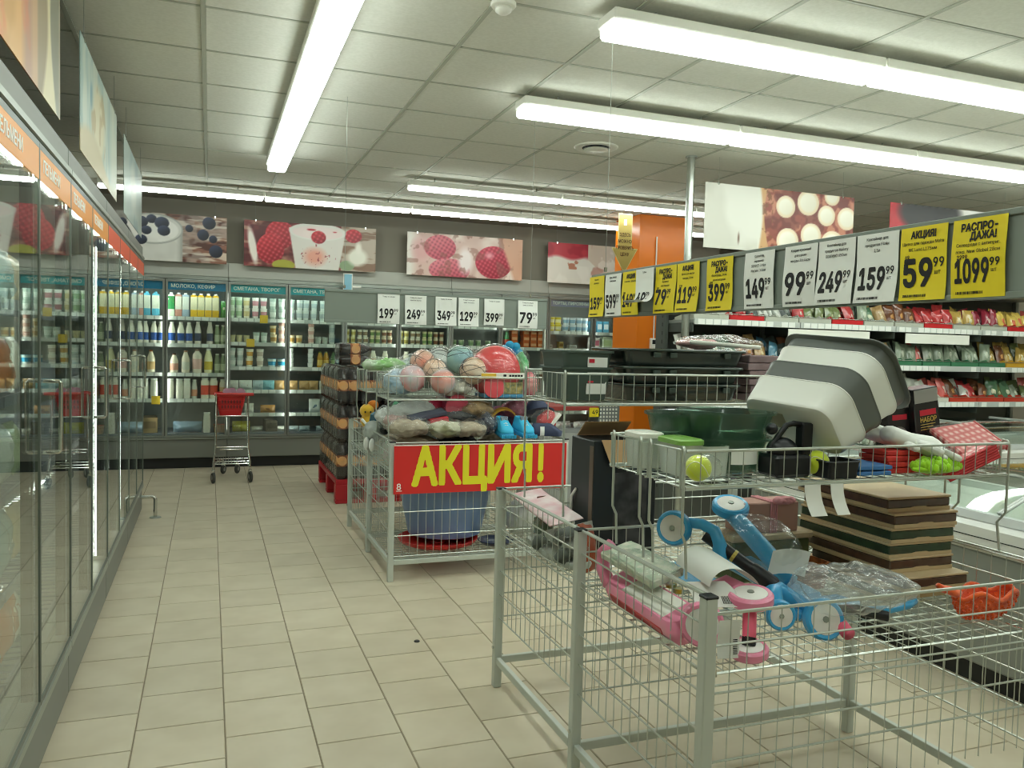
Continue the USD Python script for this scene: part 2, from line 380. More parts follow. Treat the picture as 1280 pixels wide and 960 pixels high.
# ------------------------------------------------------------------ hung picture boards
def wires(p, w, h):
    for x in (.12, w-.12):
        part(p, 'hanging_wire', rod((x, .002, h+.008), (x, .002, CZ-2.24), .0012, 4), STEEL)
        part(p, 'clip', cb(x-.008, x+.008, -.005, .009, h-.012, h+.012, .002), CHROME)
def board(label, loc, rotz, fn, w=1.45, h=.5):
    p = thing('hanging_poster', label, 'poster', loc, (0, 0, rotz)); painted(p, 'print', w, h, fn, 190, 66); wires(p, w, h); return p
def blueberries(X, Z):
    P = Paint(X, Z, '#8d5f4c').noise('#4f2c22', 9, .45, .6, .9, 1, stretch=(.6, 3)).noise('#d9c6b2', 11, .55, .68, .9, 2, stretch=(.5, 3))
    P.put(P.half(-1, -.25, -.62), '#8f8d86').noise('#c9c5bc', 6, .5, .6, .5, 3)
    g = np.clip((.30-np.abs(X-.71))/.012, 0, 1)*(Z < .34); P.put(g, '#c3c1b8'); P.put(np.clip((.285-np.abs(X-.71))/.02, 0, 1)*(Z < .27), '#dddbd3'); P.put(g*np.clip((X-.94)/.05, 0, 1)*.5, '#8f8f88')
    P.disc(.71, .335, .305, '#a9aaa3', .165).disc(.71, .335, .29, '#d9d8d0', .15).disc(.70, .325, .27, '#f1efe8', .135)
    P.noise('#bdbab0', 5, .5, .7, .25, 4, P.mask(.71, .1, .27, .2)); P.put(P.mask(.47, .3, .03, .12, .01, .5), '#23242a')
    for cx, cz, r in ((.60, .40, .07), (.70, .435, .055), (.80, .40, .075), (.65, .315, .055), (.82, .32, .066), (.60, .215, .062)): P.ball(cx, cz, r, '#0e1220', '#46506c', r*.88)
    for cx, cz, r in ((1.07, .36, .042), (1.21, .30, .062), (1.31, .26, .045), (1.34, .13, .072), (1.27, .43, .07), (.42, .38, .05)): P.ball(cx, cz, r, '#10121c', '#3d4560')
    return P.out()
def raspberry(P, cx, cz, rx, rz, dark='#8e1522', light='#d8303c'):
    m = P.mask(cx, cz, rx, rz); P.ball(cx, cz, rx, dark, light, rz)
    v = np.sin((P.X-cx)*95+(P.Z-cz)*30)*np.sin((P.Z-cz)*100-(P.X-cx)*25); P.put(m*np.clip(v, 0, 1)*.55, '#ef7a80'); P.put(m*np.clip(-v, 0, 1)*.35, '#5e0d16')
def raspberries(X, Z):
    P = Paint(X, Z, '#7d3231').noise('#b98f76', 8, .5, .62, .8, 5, stretch=(.6, 2.4)).noise('#4a1517', 7, .5, .6, .7, 6)
    P.put(P.half(1, 0, 1.05), '#b9aa98'); P.noise('#7c5a44', 9, .5, .6, .8, 7, P.half(1, 0, 1.05), (.5, 3))
    P.put(P.mask(.09, .22, .05, .25, .02, .18), '#efe6dc')
    raspberry(P, .38, .36, .16, .16); raspberry(P, .28, .2, .15, .17); raspberry(P, 1.19, .4, .1, .08)
    P.disc(.42, .03, .13, '#a8a53a', .06).disc(1.12, .06, .09, '#8da27c', .06)
    g = np.clip((.33-np.abs(X-.79)-(.5-Z)*.17)/.012, 0, 1)*(Z < .45); P.put(g, '#ddd8cf')
    P.disc(.79, .42, .325, '#e9e6de', .1).disc(.79, .41, .29, '#f0dfda', .075)
    P.disc(.76, .14, .16, '#e3a18c', .13, .08); raspberry(P, .80, .36, .085, .075)
    P.noise('#8b2430', 40, .68, .72, .8, 8, P.mask(.8, .15, .2, .16)); P.put(P.mask(.72, .44, .06, .015), '#c43a44').put(P.mask(.98, .43, .03, .01), '#c43a44')
    P.disc(1.24, .16, .14, '#e9e7d8', .12, .05).disc(1.25, .26, .05, '#eeeadd', .1, .03); return P.out()
def pink_fruit(X, Z):
    P = Paint(X, Z, '#d8b9ae').noise('#efe0d6', 4, .42, .6, .9, 11).put(P_left(X, .14), '#e8e2d8')
    P.disc(.18, .3, .16, '#d9a7a4', .2, .1); raspberry(P, .40, .34, .2, .15, '#b8465a', '#dc7b88'); raspberry(P, .52, .08, .26, .14, '#b8465a', '#e08994')
    P.disc(.72, .2, .12, '#f2e6e4', .2, .06); raspberry(P, 1.08, .2, .24, .2, '#9c1c34', '#cf3f58'); P.disc(1.02, .28, .08, '#e899a4', .06, .05)
    P.put(P.half(1, .4, 1.32, .05), '#d7a78c').noise('#8c5a4d', 12, .6, .68, .5, 12); return P.out()
def P_left(X, w): return np.clip((w-X)/.1, 0, 1)
def white_cheese(X, Z):
    P = Paint(X, Z, '#e9e4da'); P.put(np.clip((Z-.3-.02*np.sin(X*14))/.04, 0, 1), '#c23c4a').noise('#a02338', 5, .5, .6, .6, 14, np.clip((Z-.3)/.04, 0, 1))
    P.noise('#b56a4e', 13, .63, .68, .8, 15, (Z < .3)*(Z > .18)).noise('#f5f1e8', 6, .5, .6, .6, 16, Z < .22)
    P.put(P.half(.8, 1, .75, .01)*(X > .55), '#d9c8b8').noise('#c98f80', 7, .5, .6, .7, 17, (X > .6).astype(float)).noise('#f3e9df', 8, .5, .58, .7, 18, (X > .7).astype(float)); return P.out()
def dough(X, Z):
    P = Paint(X, Z, '#8a4436').noise('#c98a6a', 14, .5, .6, .7, 21).noise('#5d241e', 9, .52, .6, .6, 22)
    P.put(np.clip((.62-X-.06*np.sin(Z*5))/.01, 0, 1), '#c79b6c').noise('#7b4a2b', 25, .6, .66, .9, 23, ((X > .48)*(X < .64)).astype(float))
    P.put(np.clip((.52-X+.03*np.sin(Z*6))/.02, 0, 1), '#d9d8ce').noise('#c3c1b4', 3, .5, .65, .6, 24, (X < .5).astype(float)); P.put(P.mask(.32, .09, .012, .06, .01), '#5b3b2a')
    for cx, cz, r in ((.76, .37, .095), (.98, .42, .11), (.79, .1, .11), (1.02, .16, .105), (1.17, .33, .09), (1.24, .1, .12), (1.38, .32, .1), (1.43, .05, .08), (1.22, .49, .08)):
        P.ball(cx, cz, r, '#cfc8b4', '#f4f0e2', r*.95); P.put(P.mask(cx, cz, r, r*.95)*(1-P.mask(cx, cz, r*.86, r*.8, .02))*.5, '#d8b98c')
    return P.out()
def dark_plate(X, Z):
    P = Paint(X, Z, '#e0ded8'); P.put(P.half(-1, .4, -.28, .06), '#b3212b'); P.put(P.mask(.45, .44, .4, .2, .05), '#23201f'); P.disc(.95, .1, .35, '#efeee9', .28, .05); P.disc(1.2, .42, .14, '#23252a', .09); return P.out()
def salmon(X, Z):
    P = Paint(X, Z, '#c9954a').noise('#dca860', 5, .45, .6, .8, 31)
    P.put(np.clip((X-.78)/.08, 0, 1), '#b08468').put(np.clip((X-.92)/.05, 0, 1), '#c09a72').put(np.clip((X-1.02)/.03, 0, 1), '#948262').put(np.clip((X-1.09-.1*np.sin(Z*6))/.04, 0, 1), '#d6cba4')
    P.put(np.clip((X-1.36+.12*np.sin(Z*5))/.03, 0, 1), '#7c7b66').put(np.clip((X-1.42)/.01, 0, 1), '#a59a80').noise('#d8703c', 6, .55, .65, .5, 32, (X < 1).astype(float)); return P.out()
def pale_teal(X, Z):
    P = Paint(X, Z, '#b6c0b2').noise('#8ba7a4', 4, .5, .62, .8, 41, stretch=(2, .6)); P.disc(.35, .32, .06, '#6f97a0', .08, .03)
    P.disc(.62, .25, .28, '#cbc3a2', .22, .08).noise('#a8925f', 9, .52, .62, .7, 42, P.mask(.62, .25, .28, .22)).put(np.clip((.12-Z+.06*np.sin(X*4))/.04, 0, 1), '#bdb08a'); P.put(np.clip((X-1.05)/.06, 0, 1)*.6, '#c3c7b6'); return P.out()
def pale_blue(X, Z):
    P = Paint(X, Z, '#aebdb6').noise('#93aaaa', 4, .5, .62, .8, 51).disc(.7, .25, .3, '#c9d0c6', .2, .1); return P.out()
BY = 9.44
board('hanging poster of a jar of yogurt topped with blueberries', (-1.285, BY, 2.24), 0, blueberries)
board('hanging poster of whole raspberries beside a glass of yogurt', (.344, BY, 2.24), 0, raspberries)
board('hanging poster of pale pink raspberries close up', (2.163, BY, 2.24), 0, pink_fruit)
board('hanging poster of white cheese under a red strip, next to the orange column', (3.957, BY, 2.24), 0, white_cheese)
board('hanging poster of round dumplings beside a large pale ball of dough', (3.57, 5.42, 2.24), 0, dough)
board('hanging poster with a red corner, dark plate and white bowl, far right', (5.41, 5.42, 2.24), 0, dark_plate)
board('orange salmon poster hanging over the glass cabinets, nearest on the left', (-.525, 2.0, 2.235), 90, salmon)
board('pale green poster of light food hanging second along the left cabinets', (-.525, 3.95, 2.235), 90, pale_teal)
board('pale blue poster hanging furthest along the left cabinets', (-.525, 5.84, 2.235), 90, pale_blue)
# ------------------------------------------------------------------ glass-door cold cabinets
BLUE = mat('header_blue', '#1f86b8', .4); TEAL = mat('header_teal', '#2fb0c0', .4); LILAC = mat('header_lilac', '#9a9cb8', .4)
HORANGE = mat('header_orange', '#e8962f', .4); HRED = mat('header_red_orange', '#e0552d', .4)
PITCHX, XB0, BF = .637, -.45, 9.5
YTAG = mat('yellow_tag', '#e2b92a', .5)
SH_A = (1.655, 1.36, 1.04, .755); SH_B = (1.66, 1.39, 1.118, .857, .595)
def back_unit(k, x0, headers, shelves, label):
    u = thing('cold_cabinet', label, 'refrigerated cabinet', (x0, BF, 0)); W = 2*PITCHX
    part(u, 'kick_plate', bx(.0, W, .06, .8, 0, .115), KICK)
    part(u, 'front_panel', cb(.001, W-.001, .0, .06, .118, .32, .006), PANELGREY)
    part(u, 'sill', cb(.001, W-.001, -.012, .07, .322, .345, .004), STEEL)
    part(u, 'base_deck', bx(.03, W-.03, .07, .7, .36, .38), SHELF)
    part(u, 'bottom_tank', bx(0, W, .06, .8, .115, .36), LINER)
    part(u, 'back_liner', bx(0, W, .70, .8, .36, 2.1), LINER)
    for s in (0, 1): part(u, 'side_wall', bx(0 if s == 0 else W-.02, .02 if s == 0 else W, .06, .7, .36, 2.1), LINER)
    part(u, 'roof', bx(0, W, .05, .8, 2.06, 2.1), LINER)
    part(u, 'top_rail', cb(.001, W-.001, -.008, .05, 2.062, 2.105, .005), STEEL)
    part(u, 'soffit', cb(0.001, W-.001, .02, .14, 2.107, 2.262, .003), SOFFIT)
    for d in range(2):
        a = d*PITCHX; b = a+PITCHX; f = .026
        prof = [bx(a+.004, a+f, -.02, .012, .35, 2.055), bx(b-f, b-.004, -.02, .012, .35, 2.055), bx(a+f, b-f, -.02, .012, .35, .368), bx(a+f, b-f, -.02, .012, 2.03, 2.055)]
        dr = part(u, 'door', cat_(prof), FRAME)
        part(dr, 'glass', bx(a+f, b-f, -.008, -.002, .368, 2.03), GLASS)
        part(dr, 'header_band', bx(a+f, b-f, .001, .006, 1.945, 2.03), headers[d][1])
        if headers[d][0]:
            t = text(headers[d][0], .038, .001, True); t.apply_translation((a+f+.03, 0, 1.97)); part(dr, 'lettering', t, WHITEINK)
        part(u, 'led_strip', bx(max(a-.006, .001), a+.006, .052, .058, .42, 1.93), LEDM); part(u, 'top_led', bx(a+.05, b-.05, .03, .045, 1.962, 1.972), LEDM)
        part(u, 'mullion', bx(a-.022 if d else 0, a+.022, .014, .05, .36, 2.06), DARKGASKET)
        for z in shelves[d]:
            part(u, 'shelf', bx(a+.02, b-.02, .10, .62, z-.022, z), SHELF)
            part(u, 'price_rail', bx(a+.02, b-.02, .09, .10, z-.034, z+.008), STRIP)
            tg, n = [], 0
            x = a+.04
            while x < b-.1:
                if NR.rand() < .72: tg.append(bx(x, x+.068, .086, .09, z-.032, z+.006))
                x += .082
            if tg: part(u, 'price_tag', cat_(tg), PAPER, kind='stuff')
    for d, x, z in YTAGS.get(k, ()): part(u, 'yellow_price_card', cb(d*PITCHX+x, d*PITCHX+x+.085, .079, .082, z-.045, z+.045, .001), YTAG)
    return u
YTAGS = {0: ((0, .50, .745),), 1: ((0, .34, 1.66), (0, .2, 1.39))}
SA = SH_A; SB = SH_B; SC = (1.66, 1.41, 1.11, .84, .6); SD = (1.63, 1.41, 1.12, .84, .6)
back_unit(0, XB0-PITCHX, (('', BLUE), ('МОЛОКО, КЕФИР', BLUE)), (SA, SA), 'glass-door dairy cabinet with a blue МОЛОКО, КЕФИР header, in the back left corner')
back_unit(1, XB0+PITCHX, (('СМЕТАНА, ТВОРОГ', TEAL), ('СМЕТАНА, ТВОРОГ', TEAL)), (SB, SB), 'glass-door dairy cabinet with teal СМЕТАНА, ТВОРОГ headers behind the trolley')
back_unit(2, XB0+3*PITCHX, (('ЙОГУРТЫ', LILAC), ('ЙОГУРТЫ', LILAC)), (SC, SC), 'glass-door cabinet with a lilac ЙОГУРТЫ header behind the dark bottle stack')
back_unit(3, XB0+5*PITCHX, (('', LILAC), ('', LILAC)), (SC, SC), 'glass-door cabinet of jars and orange packs behind the hanging price rail')
back_unit(4, XB0+7*PITCHX, (('ТОРТЫ, ПИРОЖНЫЕ', LILAC), ('', LILAC)), (SD, SD), 'glass-door cabinet with a lilac cake header, at the orange column')

# freezer run along the left aisle: 61 cm doors, seen end-on through their own glass
LX, LP = -.51, .6125
def left_unit(k, y0, cols, label, led):
    u = thing('freezer_cabinet', label, 'upright freezer', (LX, y0, 0), (0, 0, 90)); W = 2*LP        # local x runs along +y, local -y faces the aisle
    part(u, 'kick_plate', bx(0, W, .025, .8, 0, .03), KICK)
    part(u, 'front_panel', cb(.001, W-.001, .0, .07, .03, .205, .006), PANELGREY)
    part(u, 'sill', cb(.001, W-.001, -.012, .07, .21, .245, .005), STEEL)
    part(u, 'tank', bx(0, W, .07, .8, .03, .27), LINER)
    part(u, 'back_liner', bx(0, W, .72, .8, .27, 2.1), LINER)
    part(u, 'roof', bx(0, W, .07, .8, 2.07, 2.1), LINER)
    part(u, 'top_rail', cb(.001, W-.001, -.014, .05, 2.045, 2.075, .005), STEEL)
    part(u, 'fascia', cb(.001, W-.001, .0, .09, 2.08, 2.155, .006), PANELGREY)
    if k == 4: part(u, 'end_panel', bx(W-.012, W-.001, .075, .8, .03, 2.1), GLASS)
    for d in range(2):
        a = d*LP; b = a+LP; f = .009
        dr = part(u, 'door', cat_([bx(a+.002, a+f, -.010, .004, .25, 2.04), bx(b-f, b-.002, -.010, .004, .25, 2.04), bx(a+f, b-f, -.010, .004, .25, .266), bx(a+f, b-f, -.010, .004, 2.02, 2.04)]), FRAMEL)
        part(dr, 'glass', bx(a+f, b-f, -.007, -.001, .266, 2.02), GLASS)
        part(dr, 'header_band', bx(a+f, b-f, -.0095, -.0072, 1.925, 2.02), cols[d])
        if cols[d] is HORANGE:
            t = text('ПЕЛЬМЕНИ', .04, .001, True); t.apply_translation((a+f+.05, -.0096, 1.958)); part(dr, 'lettering', t, WHITEINK)
        hx = a+.075
        if d == 1:
            part(dr, 'handle', tube([(hx, -.006, 1.06), (hx, -.05, 1.06), (hx, -.056, 1.066), (hx, -.056, 1.286), (hx, -.05, 1.292), (hx, -.006, 1.292)], .0065, 8), CHROME, True)
        part(u, 'mullion', bx(a-.01 if d else .002, a+.01, .012, .045, .27, 2.06), DARKGASKET)
        if d in led: part(u, 'led_strip', bx(a+.001, a+.011, .046, .053, .27, 1.9), LEDHOT)
        part(u, 'top_led', bx(a+.03, b-.03, .03, .045, 1.955, 1.965), LEDHOT); part(u, 'led_tube', bx(a+.03, b-.03, .69, .70, .28, .30), LEDM)
        for z in (.32, .62, .93, 1.24, 1.55):
            part(u, 'wire_shelf', cat_([bx(a+.012, b-.012, .09, .10, z-.03, z+.004)]+[rod((a+.03+i*.06, .1, z-.004), (a+.03+i*.06, .66, z-.004), .003, 4) for i in range(10)]), SHELF, kind='stuff')
LEFTY = 4.755-LP*6
for k, (cols, lb, led) in enumerate((((HORANGE, HORANGE), 'glass-door upright freezer nearest the viewer on the left', (0,)), ((HORANGE, HORANGE), 'glass-door upright freezer second from the viewer on the left', ()),
        ((HORANGE, HORANGE), 'glass-door upright freezer third from the viewer on the left, its header orange', ()), ((HRED, HRED), 'glass-door upright freezer with red-orange header on the left', (0,)), ((HRED, HRED), 'glass-door upright freezer at the far left end by the floor guard', (0,)))):
    left_unit(k, LEFTY+2*LP*k, cols, lb, led)
g = thing('floor_guard', 'chrome tube floor guard at the end of the left freezers', 'guard rail', (-.50, 6.98, 0))
part(g, 'hoop', tube([(-.085, 0, .005), (-.085, 0, .145), (-.08, 0, .161), (-.065, 0, .168), (.085, 0, .168), (.098, 0, .161), (.104, 0, .145), (.104, 0, .005)], .014, 10), CHROME, True)
for x in (-.085, .104): part(g, 'foot', moved(lathe([(.0, .001), (.045, .001), (.04, .008), (0, .008)], 20), (x, 0, 0)), STEEL)

fs = thing('flag_sign', 'small pale blue sign sticking out above the join of the dairy cabinets', 'sign', (1.458, 9.3, 1.955))
part(fs, 'blade', cb(-.045, .045, -.004, .004, 0, .24, .003), mat('flag_blue', '#86bcd0', .4)); part(fs, 'white_edge', cb(-.052, .052, -.003, .003, -.006, .246, .002), WHITEP)
part(fs, 'bracket', cb(.052, .15, -.006, .006, .09, .112, .002), WHITEP); part(fs, 'arm', bx(-.006, .006, .004, .20, .10, .112), STEEL)
# ------------------------------------------------------------------ goods in the cold cabinets
def col(c): return mat('goods_'+c.strip('#'), c, .4, spec=.4)
def gloss(c): return mat('gloss_'+c.strip('#'), c, .22, coat=.3)
def g_carton(c1, c2, cap='#f2f2ea'):
    def b(p):
        part(p, 'body', cb(-.034, .034, 0, .07, 0, .225, .003), col(c1))
        part(p, 'colour_band', cb(-.0347, .0347, -.0007, .0707, .004, .085, .003), col(c2))
        part(p, 'shoulder', prism([(-.034, .224), (.034, .224), (.034, .236), (.012, .248), (-.012, .248), (-.034, .236)], .068, 'y').apply_translation((0, .069, 0)) , col(c2))
        part(p, 'cap', lathe([(.016, .236), (.017, .262), (.014, .265), (0, .265)], 12).apply_translation((0, .022, 0)), col(cap), 40)
    return b
def g_bottle(body, label, cap, r=.037, h=.24, neck=.017, shoulder=.62, glass=False):
    bm = gloss(body)
    def b(p):
        s = shoulder*h
        part(p, 'body', lathe([(0, 0), (r*.9, 0), (r, .008), (r, s*.95), (r*.93, s*1.06), (neck*1.1, h*.9), (neck, h*.93)], 16), bm, 40)
        part(p, 'wrap_label', lathe([(r+.0006, s*.25), (r+.0006, s*.8)], 16), col(label), True)
        part(p, 'cap', lathe([(neck*1.12, h*.925), (neck*1.15, h), (0, h)], 12), col(cap), 40)
    return b
def g_cup(side, lid, r=.036, h=.1, band=None):
    def b(p):
        part(p, 'body', lathe([(0, 0), (r*.74, 0), (r*.78, .004), (r, h*.96), (r*1.04, h*.96), (r*1.04, h)], 14), col(side), 40)
        part(p, 'lid', lathe([(r*1.05, h*.985), (r*1.05, h+.001), (0, h+.002)], 14), col(lid), 40)
        if band:
            k = lambda t: r*(.78+.22*t)+.0007
            part(p, 'printed_band', lathe([(k(.25), h*.25), (k(.7), h*.7)], 14), col(band), True)
    return b
def g_pack(c1, c2, w=.11, h=.09, t=.05, seed=0):
    def b(p):
        part(p, 'bag', moved(pillow(w, h, t, 8, 8, seed), (0, t/2+.004, h/2)), gloss(c1), True)
        part(p, 'printed_patch', moved(pillow(w*.55, h*.45, t*.9, 5, 5, seed+3, .001, 0), (0, t/2, h/2)), col(c2), True)
    return b
def g_box(c1, c2, w=.12, h=.12, d=.16):
    def b(p):
        part(p, 'carton', cb(-w/2, w/2, 0, d, 0, h, .003), col(c1))
        part(p, 'printed_panel', bx(-w*.4, w*.4, -.0012, .001, h*.3, h*.75), col(c2))
    return b
BAY = ['corner dairy door', 'МОЛОКО door', 'left СМЕТАНА door', 'right СМЕТАНА door', 'left ЙОГУРТЫ door', 'right ЙОГУРТЫ door', 'green jar door', 'orange pack door', 'cake header door', 'door beside the orange column']
LEVEL = ['top', 'second', 'third', 'fourth', 'fifth', 'bottom']
def row(b, lv, key, build, name, desc, cat, xs, stack=1, sh=0., yoff=.13, jit=.004, every=None):
    zs = {0: SA, 1: SA, 2: SB, 3: SB, 4: SC, 5: SC, 6: SC, 7: SC, 8: SD, 9: SD}[b]
    z = .381 if lv == 5 or lv >= len(zs) else zs[lv]
    grp = f'{desc}, {LEVEL[lv]} shelf, {BAY[b]}' if len(xs)*stack > 1 else None
    tier = {1: [''], 2: [', lower one', ', upper one'], 3: [', lowest', ', middle', ', topmost'], 4: [', lowest', ', second up', ', third up', ', topmost']}[stack]
    for i, x in enumerate(xs):
        for s in range(stack):
            lab = f'{ORD[i]+" " if len(xs) > 1 else ""}{desc}{" from left" if len(xs) > 1 else ""}{tier[s]}, {LEVEL[lv]} shelf, {BAY[b]}'
            place(key, build, name, lab, cat, grp, (XB0+PITCHX*(b-1)+x+RNG.uniform(-jit, jit), BF+yoff, z+.0005+s*(sh+.0005)), (0, 0, RNG.uniform(-8, 8)))
WB = g_bottle('#e9e6d4', '#1f4f9a', '#e8e8e0'); CB = g_bottle('#e6dcc0', '#d9b37a', '#9a5a30', .042, .25); KB = g_bottle('#ecebdc', '#e9e6d6', '#f0f0ea', .038, .225, .03, .8)
# corner door
row(0, 0, 'cyc', g_carton('#d9ddc9', '#5fb4cc', '#5fb4cc'), 'milk_carton', 'pale blue topped milk carton', 'carton', [.07, .16, .25, .34, .45, .535])
row(0, 1, 'wb', WB, 'milk_bottle', 'white milk bottle with a blue label', 'bottle', [.06, .15, .24, .33, .43, .515, .59])
row(0, 2, 'cb', CB, 'milk_bottle', 'cream bottle with a tan label', 'bottle', [.1, .2, .35, .49])
row(0, 3, 'kb', KB, 'kefir_bottle', 'plain white kefir bottle', 'bottle', [.1, .22, .34, .43, .52])
row(0, 5, 'cbx', g_box('#8d7752', '#6d5a3e', .2, .17, .3), 'cardboard_box', 'brown cardboard box', 'box', [.2, .46])
# МОЛОКО door
row(1, 0, 'cgr', g_carton('#2f8a4a', '#cfd8c0'), 'milk_carton', 'green carton', 'carton', [.05])
row(1, 0, 'crd', g_carton('#dddccb', '#c88f7c'), 'milk_carton', 'white carton with a reddish band', 'carton', [.122])
row(1, 0, 'cbl', g_carton('#d9ddcf', '#a9bccb'), 'milk_carton', 'white carton with a pale blue band', 'carton', [.2])
row(1, 0, 'cye', g_carton('#e6dfb8', '#e3b528'), 'juice_carton', 'yellow carton with a white cap', 'carton', [.285, .36, .432, .506], jit=.002)
row(1, 0, 'cg2', g_pack('#58a04c', '#dfe6c8', .07, .19, .04, 5), 'cheese_pack', 'green and white pack', 'packet', [.595])
row(1, 1, 'wb', WB, 'milk_bottle', 'white milk bottle with a blue label', 'bottle', [.06, .15, .235])
row(1, 1, 'wb2', g_bottle('#dcd6c6', '#3a4560', '#dcd8cc', .034, .25), 'milk_bottle', 'slim white bottle with a dark label', 'bottle', [.33, .45])
row(1, 1, 'gb', g_bottle('#8d9a78', '#c9cfae', '#e0e0d0', .03, .22), 'yogurt_drink', 'greenish drink bottle', 'bottle', [.525, .59])
row(1, 2, 'pb1', g_bottle('#e9e0c9', '#d8a18c', '#6b3f30', .043, .215), 'yogurt_drink', 'small cream bottle with a pink label', 'bottle', [.09])
row(1, 2, 'pb2', g_bottle('#e6dcc4', '#cfd0c0', '#b58a70', .043, .25), 'yogurt_drink', 'cream bottle with a pale label', 'bottle', [.205])
row(1, 2, 'pb3', g_bottle('#e3dac6', '#d9aea3', '#b39a88', .05, .265, .022, .75), 'yogurt_drink', 'wide cream bottle with a pink label', 'bottle', [.325])
row(1, 2, 'pb4', g_bottle('#eee9b8', '#d4b93a', '#f2f2ea', .045, .275, .022, .6), 'yogurt_drink', 'pale yellow bottle with a white cap', 'bottle', [.44])
row(1, 2, 'gb', g_bottle('#8d9a78', '#c9cfae', '#e0e0d0', .03, .22), 'yogurt_drink', 'greenish drink bottle', 'bottle', [.53, .595])
row(1, 3, 'kb', KB, 'kefir_bottle', 'plain white kefir bottle', 'bottle', [.045, .14, .22])
row(1, 3, 'kb2', g_bottle('#dfe0d2', '#e8a080', '#e8e8e0', .03, .215), 'kefir_bottle', 'thin white bottle with an orange label', 'bottle', [.295])
row(1, 3, 'kb3', g_bottle('#ece6cf', '#dc4f36', '#ece8d8', .044, .235, .03, .82), 'kefir_bottle', 'white bottle with a red band', 'bottle', [.4, .495])
row(1, 3, 'kb4', g_bottle('#ece6cf', '#d9b48a', '#ece8d8', .036, .22, .022, .75), 'kefir_bottle', 'cream bottle with a beige label', 'bottle', [.59])
row(1, 5, 'bpk', g_pack('#8fa9bc', '#3f6484', .30, .12, .14, 9), 'milk_pouch', 'blue film-wrapped milk pouch', 'packet', [.22])
row(1, 5, 'kb', KB, 'kefir_bottle', 'plain white kefir bottle', 'bottle', [.43])
row(1, 5, 'rtub', g_cup('#c9a68c', '#c94b3c', .045, .09), 'cheese_tub', 'tub with a red lid', 'tub', [.54, .6])
# left СМЕТАНА door
for key, c, l, bnd, x, d in (('u1', '#d5ddcb', '#e2e6d8', '#a9c39b', [.04, .115], 'pale green sour cream cup'), ('u2', '#e4dcc2', '#b9b09a', '#d6c38e', [.2], 'cream sour cream cup'), ('u3', '#e8e6de', '#e8e6de', '#c98d95', [.295, .385], 'white cup with a pink flower'), ('u4', '#b9c9bd', '#9fb3a6', '#dfe6dc', [.485, .58], 'grey-green cup')):
    row(2, 0, key, g_cup(c, l, .037, .118, bnd), 'sour_cream_cup', d+'', 'cup', x, 2, .118)
row(2, 1, 'u5', g_cup('#c9c095', '#8c8a6a', .035, .085), 'curd_cup', 'olive curd cup', 'cup', [.05, .12, .2])
row(2, 1, 'u4', g_cup('#b9c9bd', '#9fb3a6', .037, .118, '#dfe6dc'), 'sour_cream_cup', 'grey-green cup', 'cup', [.31, .39])
row(2, 1, 'u6', g_cup('#ddceA6'.lower(), '#c9a070', .037, .1, '#b98f4a'), 'curd_cup', 'tan curd cup', 'cup', [.49], 2, .1)
row(2, 1, 'u7', g_cup('#e3d2c4', '#e6d8cc', .036, .088, '#d3a79a'), 'curd_cup', 'pinkish cup', 'cup', [.58], 3, .088)
row(2, 2, 'u8', g_cup('#c3cdc8', '#8ea39c', .038, .105, '#e3e3dc'), 'sour_cream_cup', 'grey cup with a teal lid', 'cup', [.05, .135], 2, .105)
row(2, 2, 'u9', g_cup('#e9e2c4', '#ebe5cf', .04, .1, '#d9a24c'), 'sour_cream_cup', 'cream cup with an orange band', 'cup', [.235], 2, .1)
row(2, 2, 'u10', g_cup('#e6dfcf', '#e9e5da', .04, .1, '#c9b9a8'), 'sour_cream_cup', 'beige printed cup', 'cup', [.345], 2, .1)
row(2, 2, 'u11', g_cup('#c7dbd3', '#1f86b0', .047, .095, '#2a92b8'), 'curd_cup', 'blue and white tub', 'tub', [.48, .585])
for key, c1, c2, x, d, w in (('p1', '#e6e6da', '#c7d2c0', [.07], 'white curd pack', .1), ('p2', '#e3e6dc', '#b7a3a0', [.2], 'wide white curd pack', .14), ('p3', '#b5cdd0', '#4f8fa8', [.33], 'pale blue curd pack', .12), ('p4', '#7fbcc4', '#2f7f98', [.45], 'teal curd pack', .13), ('p5', '#c09a64', '#8a6232', [.56], 'brown bread-coloured pack', .11)):
    row(2, 3, key, g_pack(c1, c2, w, .11, .06, len(key)), 'curd_pack', d, 'packet', x)
row(2, 4, 'p6', g_pack('#c98f45', '#8e5a20', .16, .09, .06, 3), 'cheese_pack', 'orange-brown pack', 'packet', [.44])
row(2, 4, 'p1', g_pack('#e6e6da', '#c7d2c0', .1, .11, .06, 2), 'curd_pack', 'white curd pack', 'packet', [.1, .24])
row(2, 5, 'p7', g_pack('#d8cf3c', '#b8a81e', .19, .12, .1, 8), 'noodle_pack', 'bright yellow pack', 'packet', [.15])
row(2, 5, 'p8', g_pack('#dddccf', '#b9bdb0', .12, .06, .08, 4), 'curd_pack', 'low white pack', 'packet', [.33, .6])
row(2, 5, 'dbx', g_box('#5d5648', '#4a4438', .13, .13, .2), 'cardboard_box', 'dark brown box', 'box', [.48])
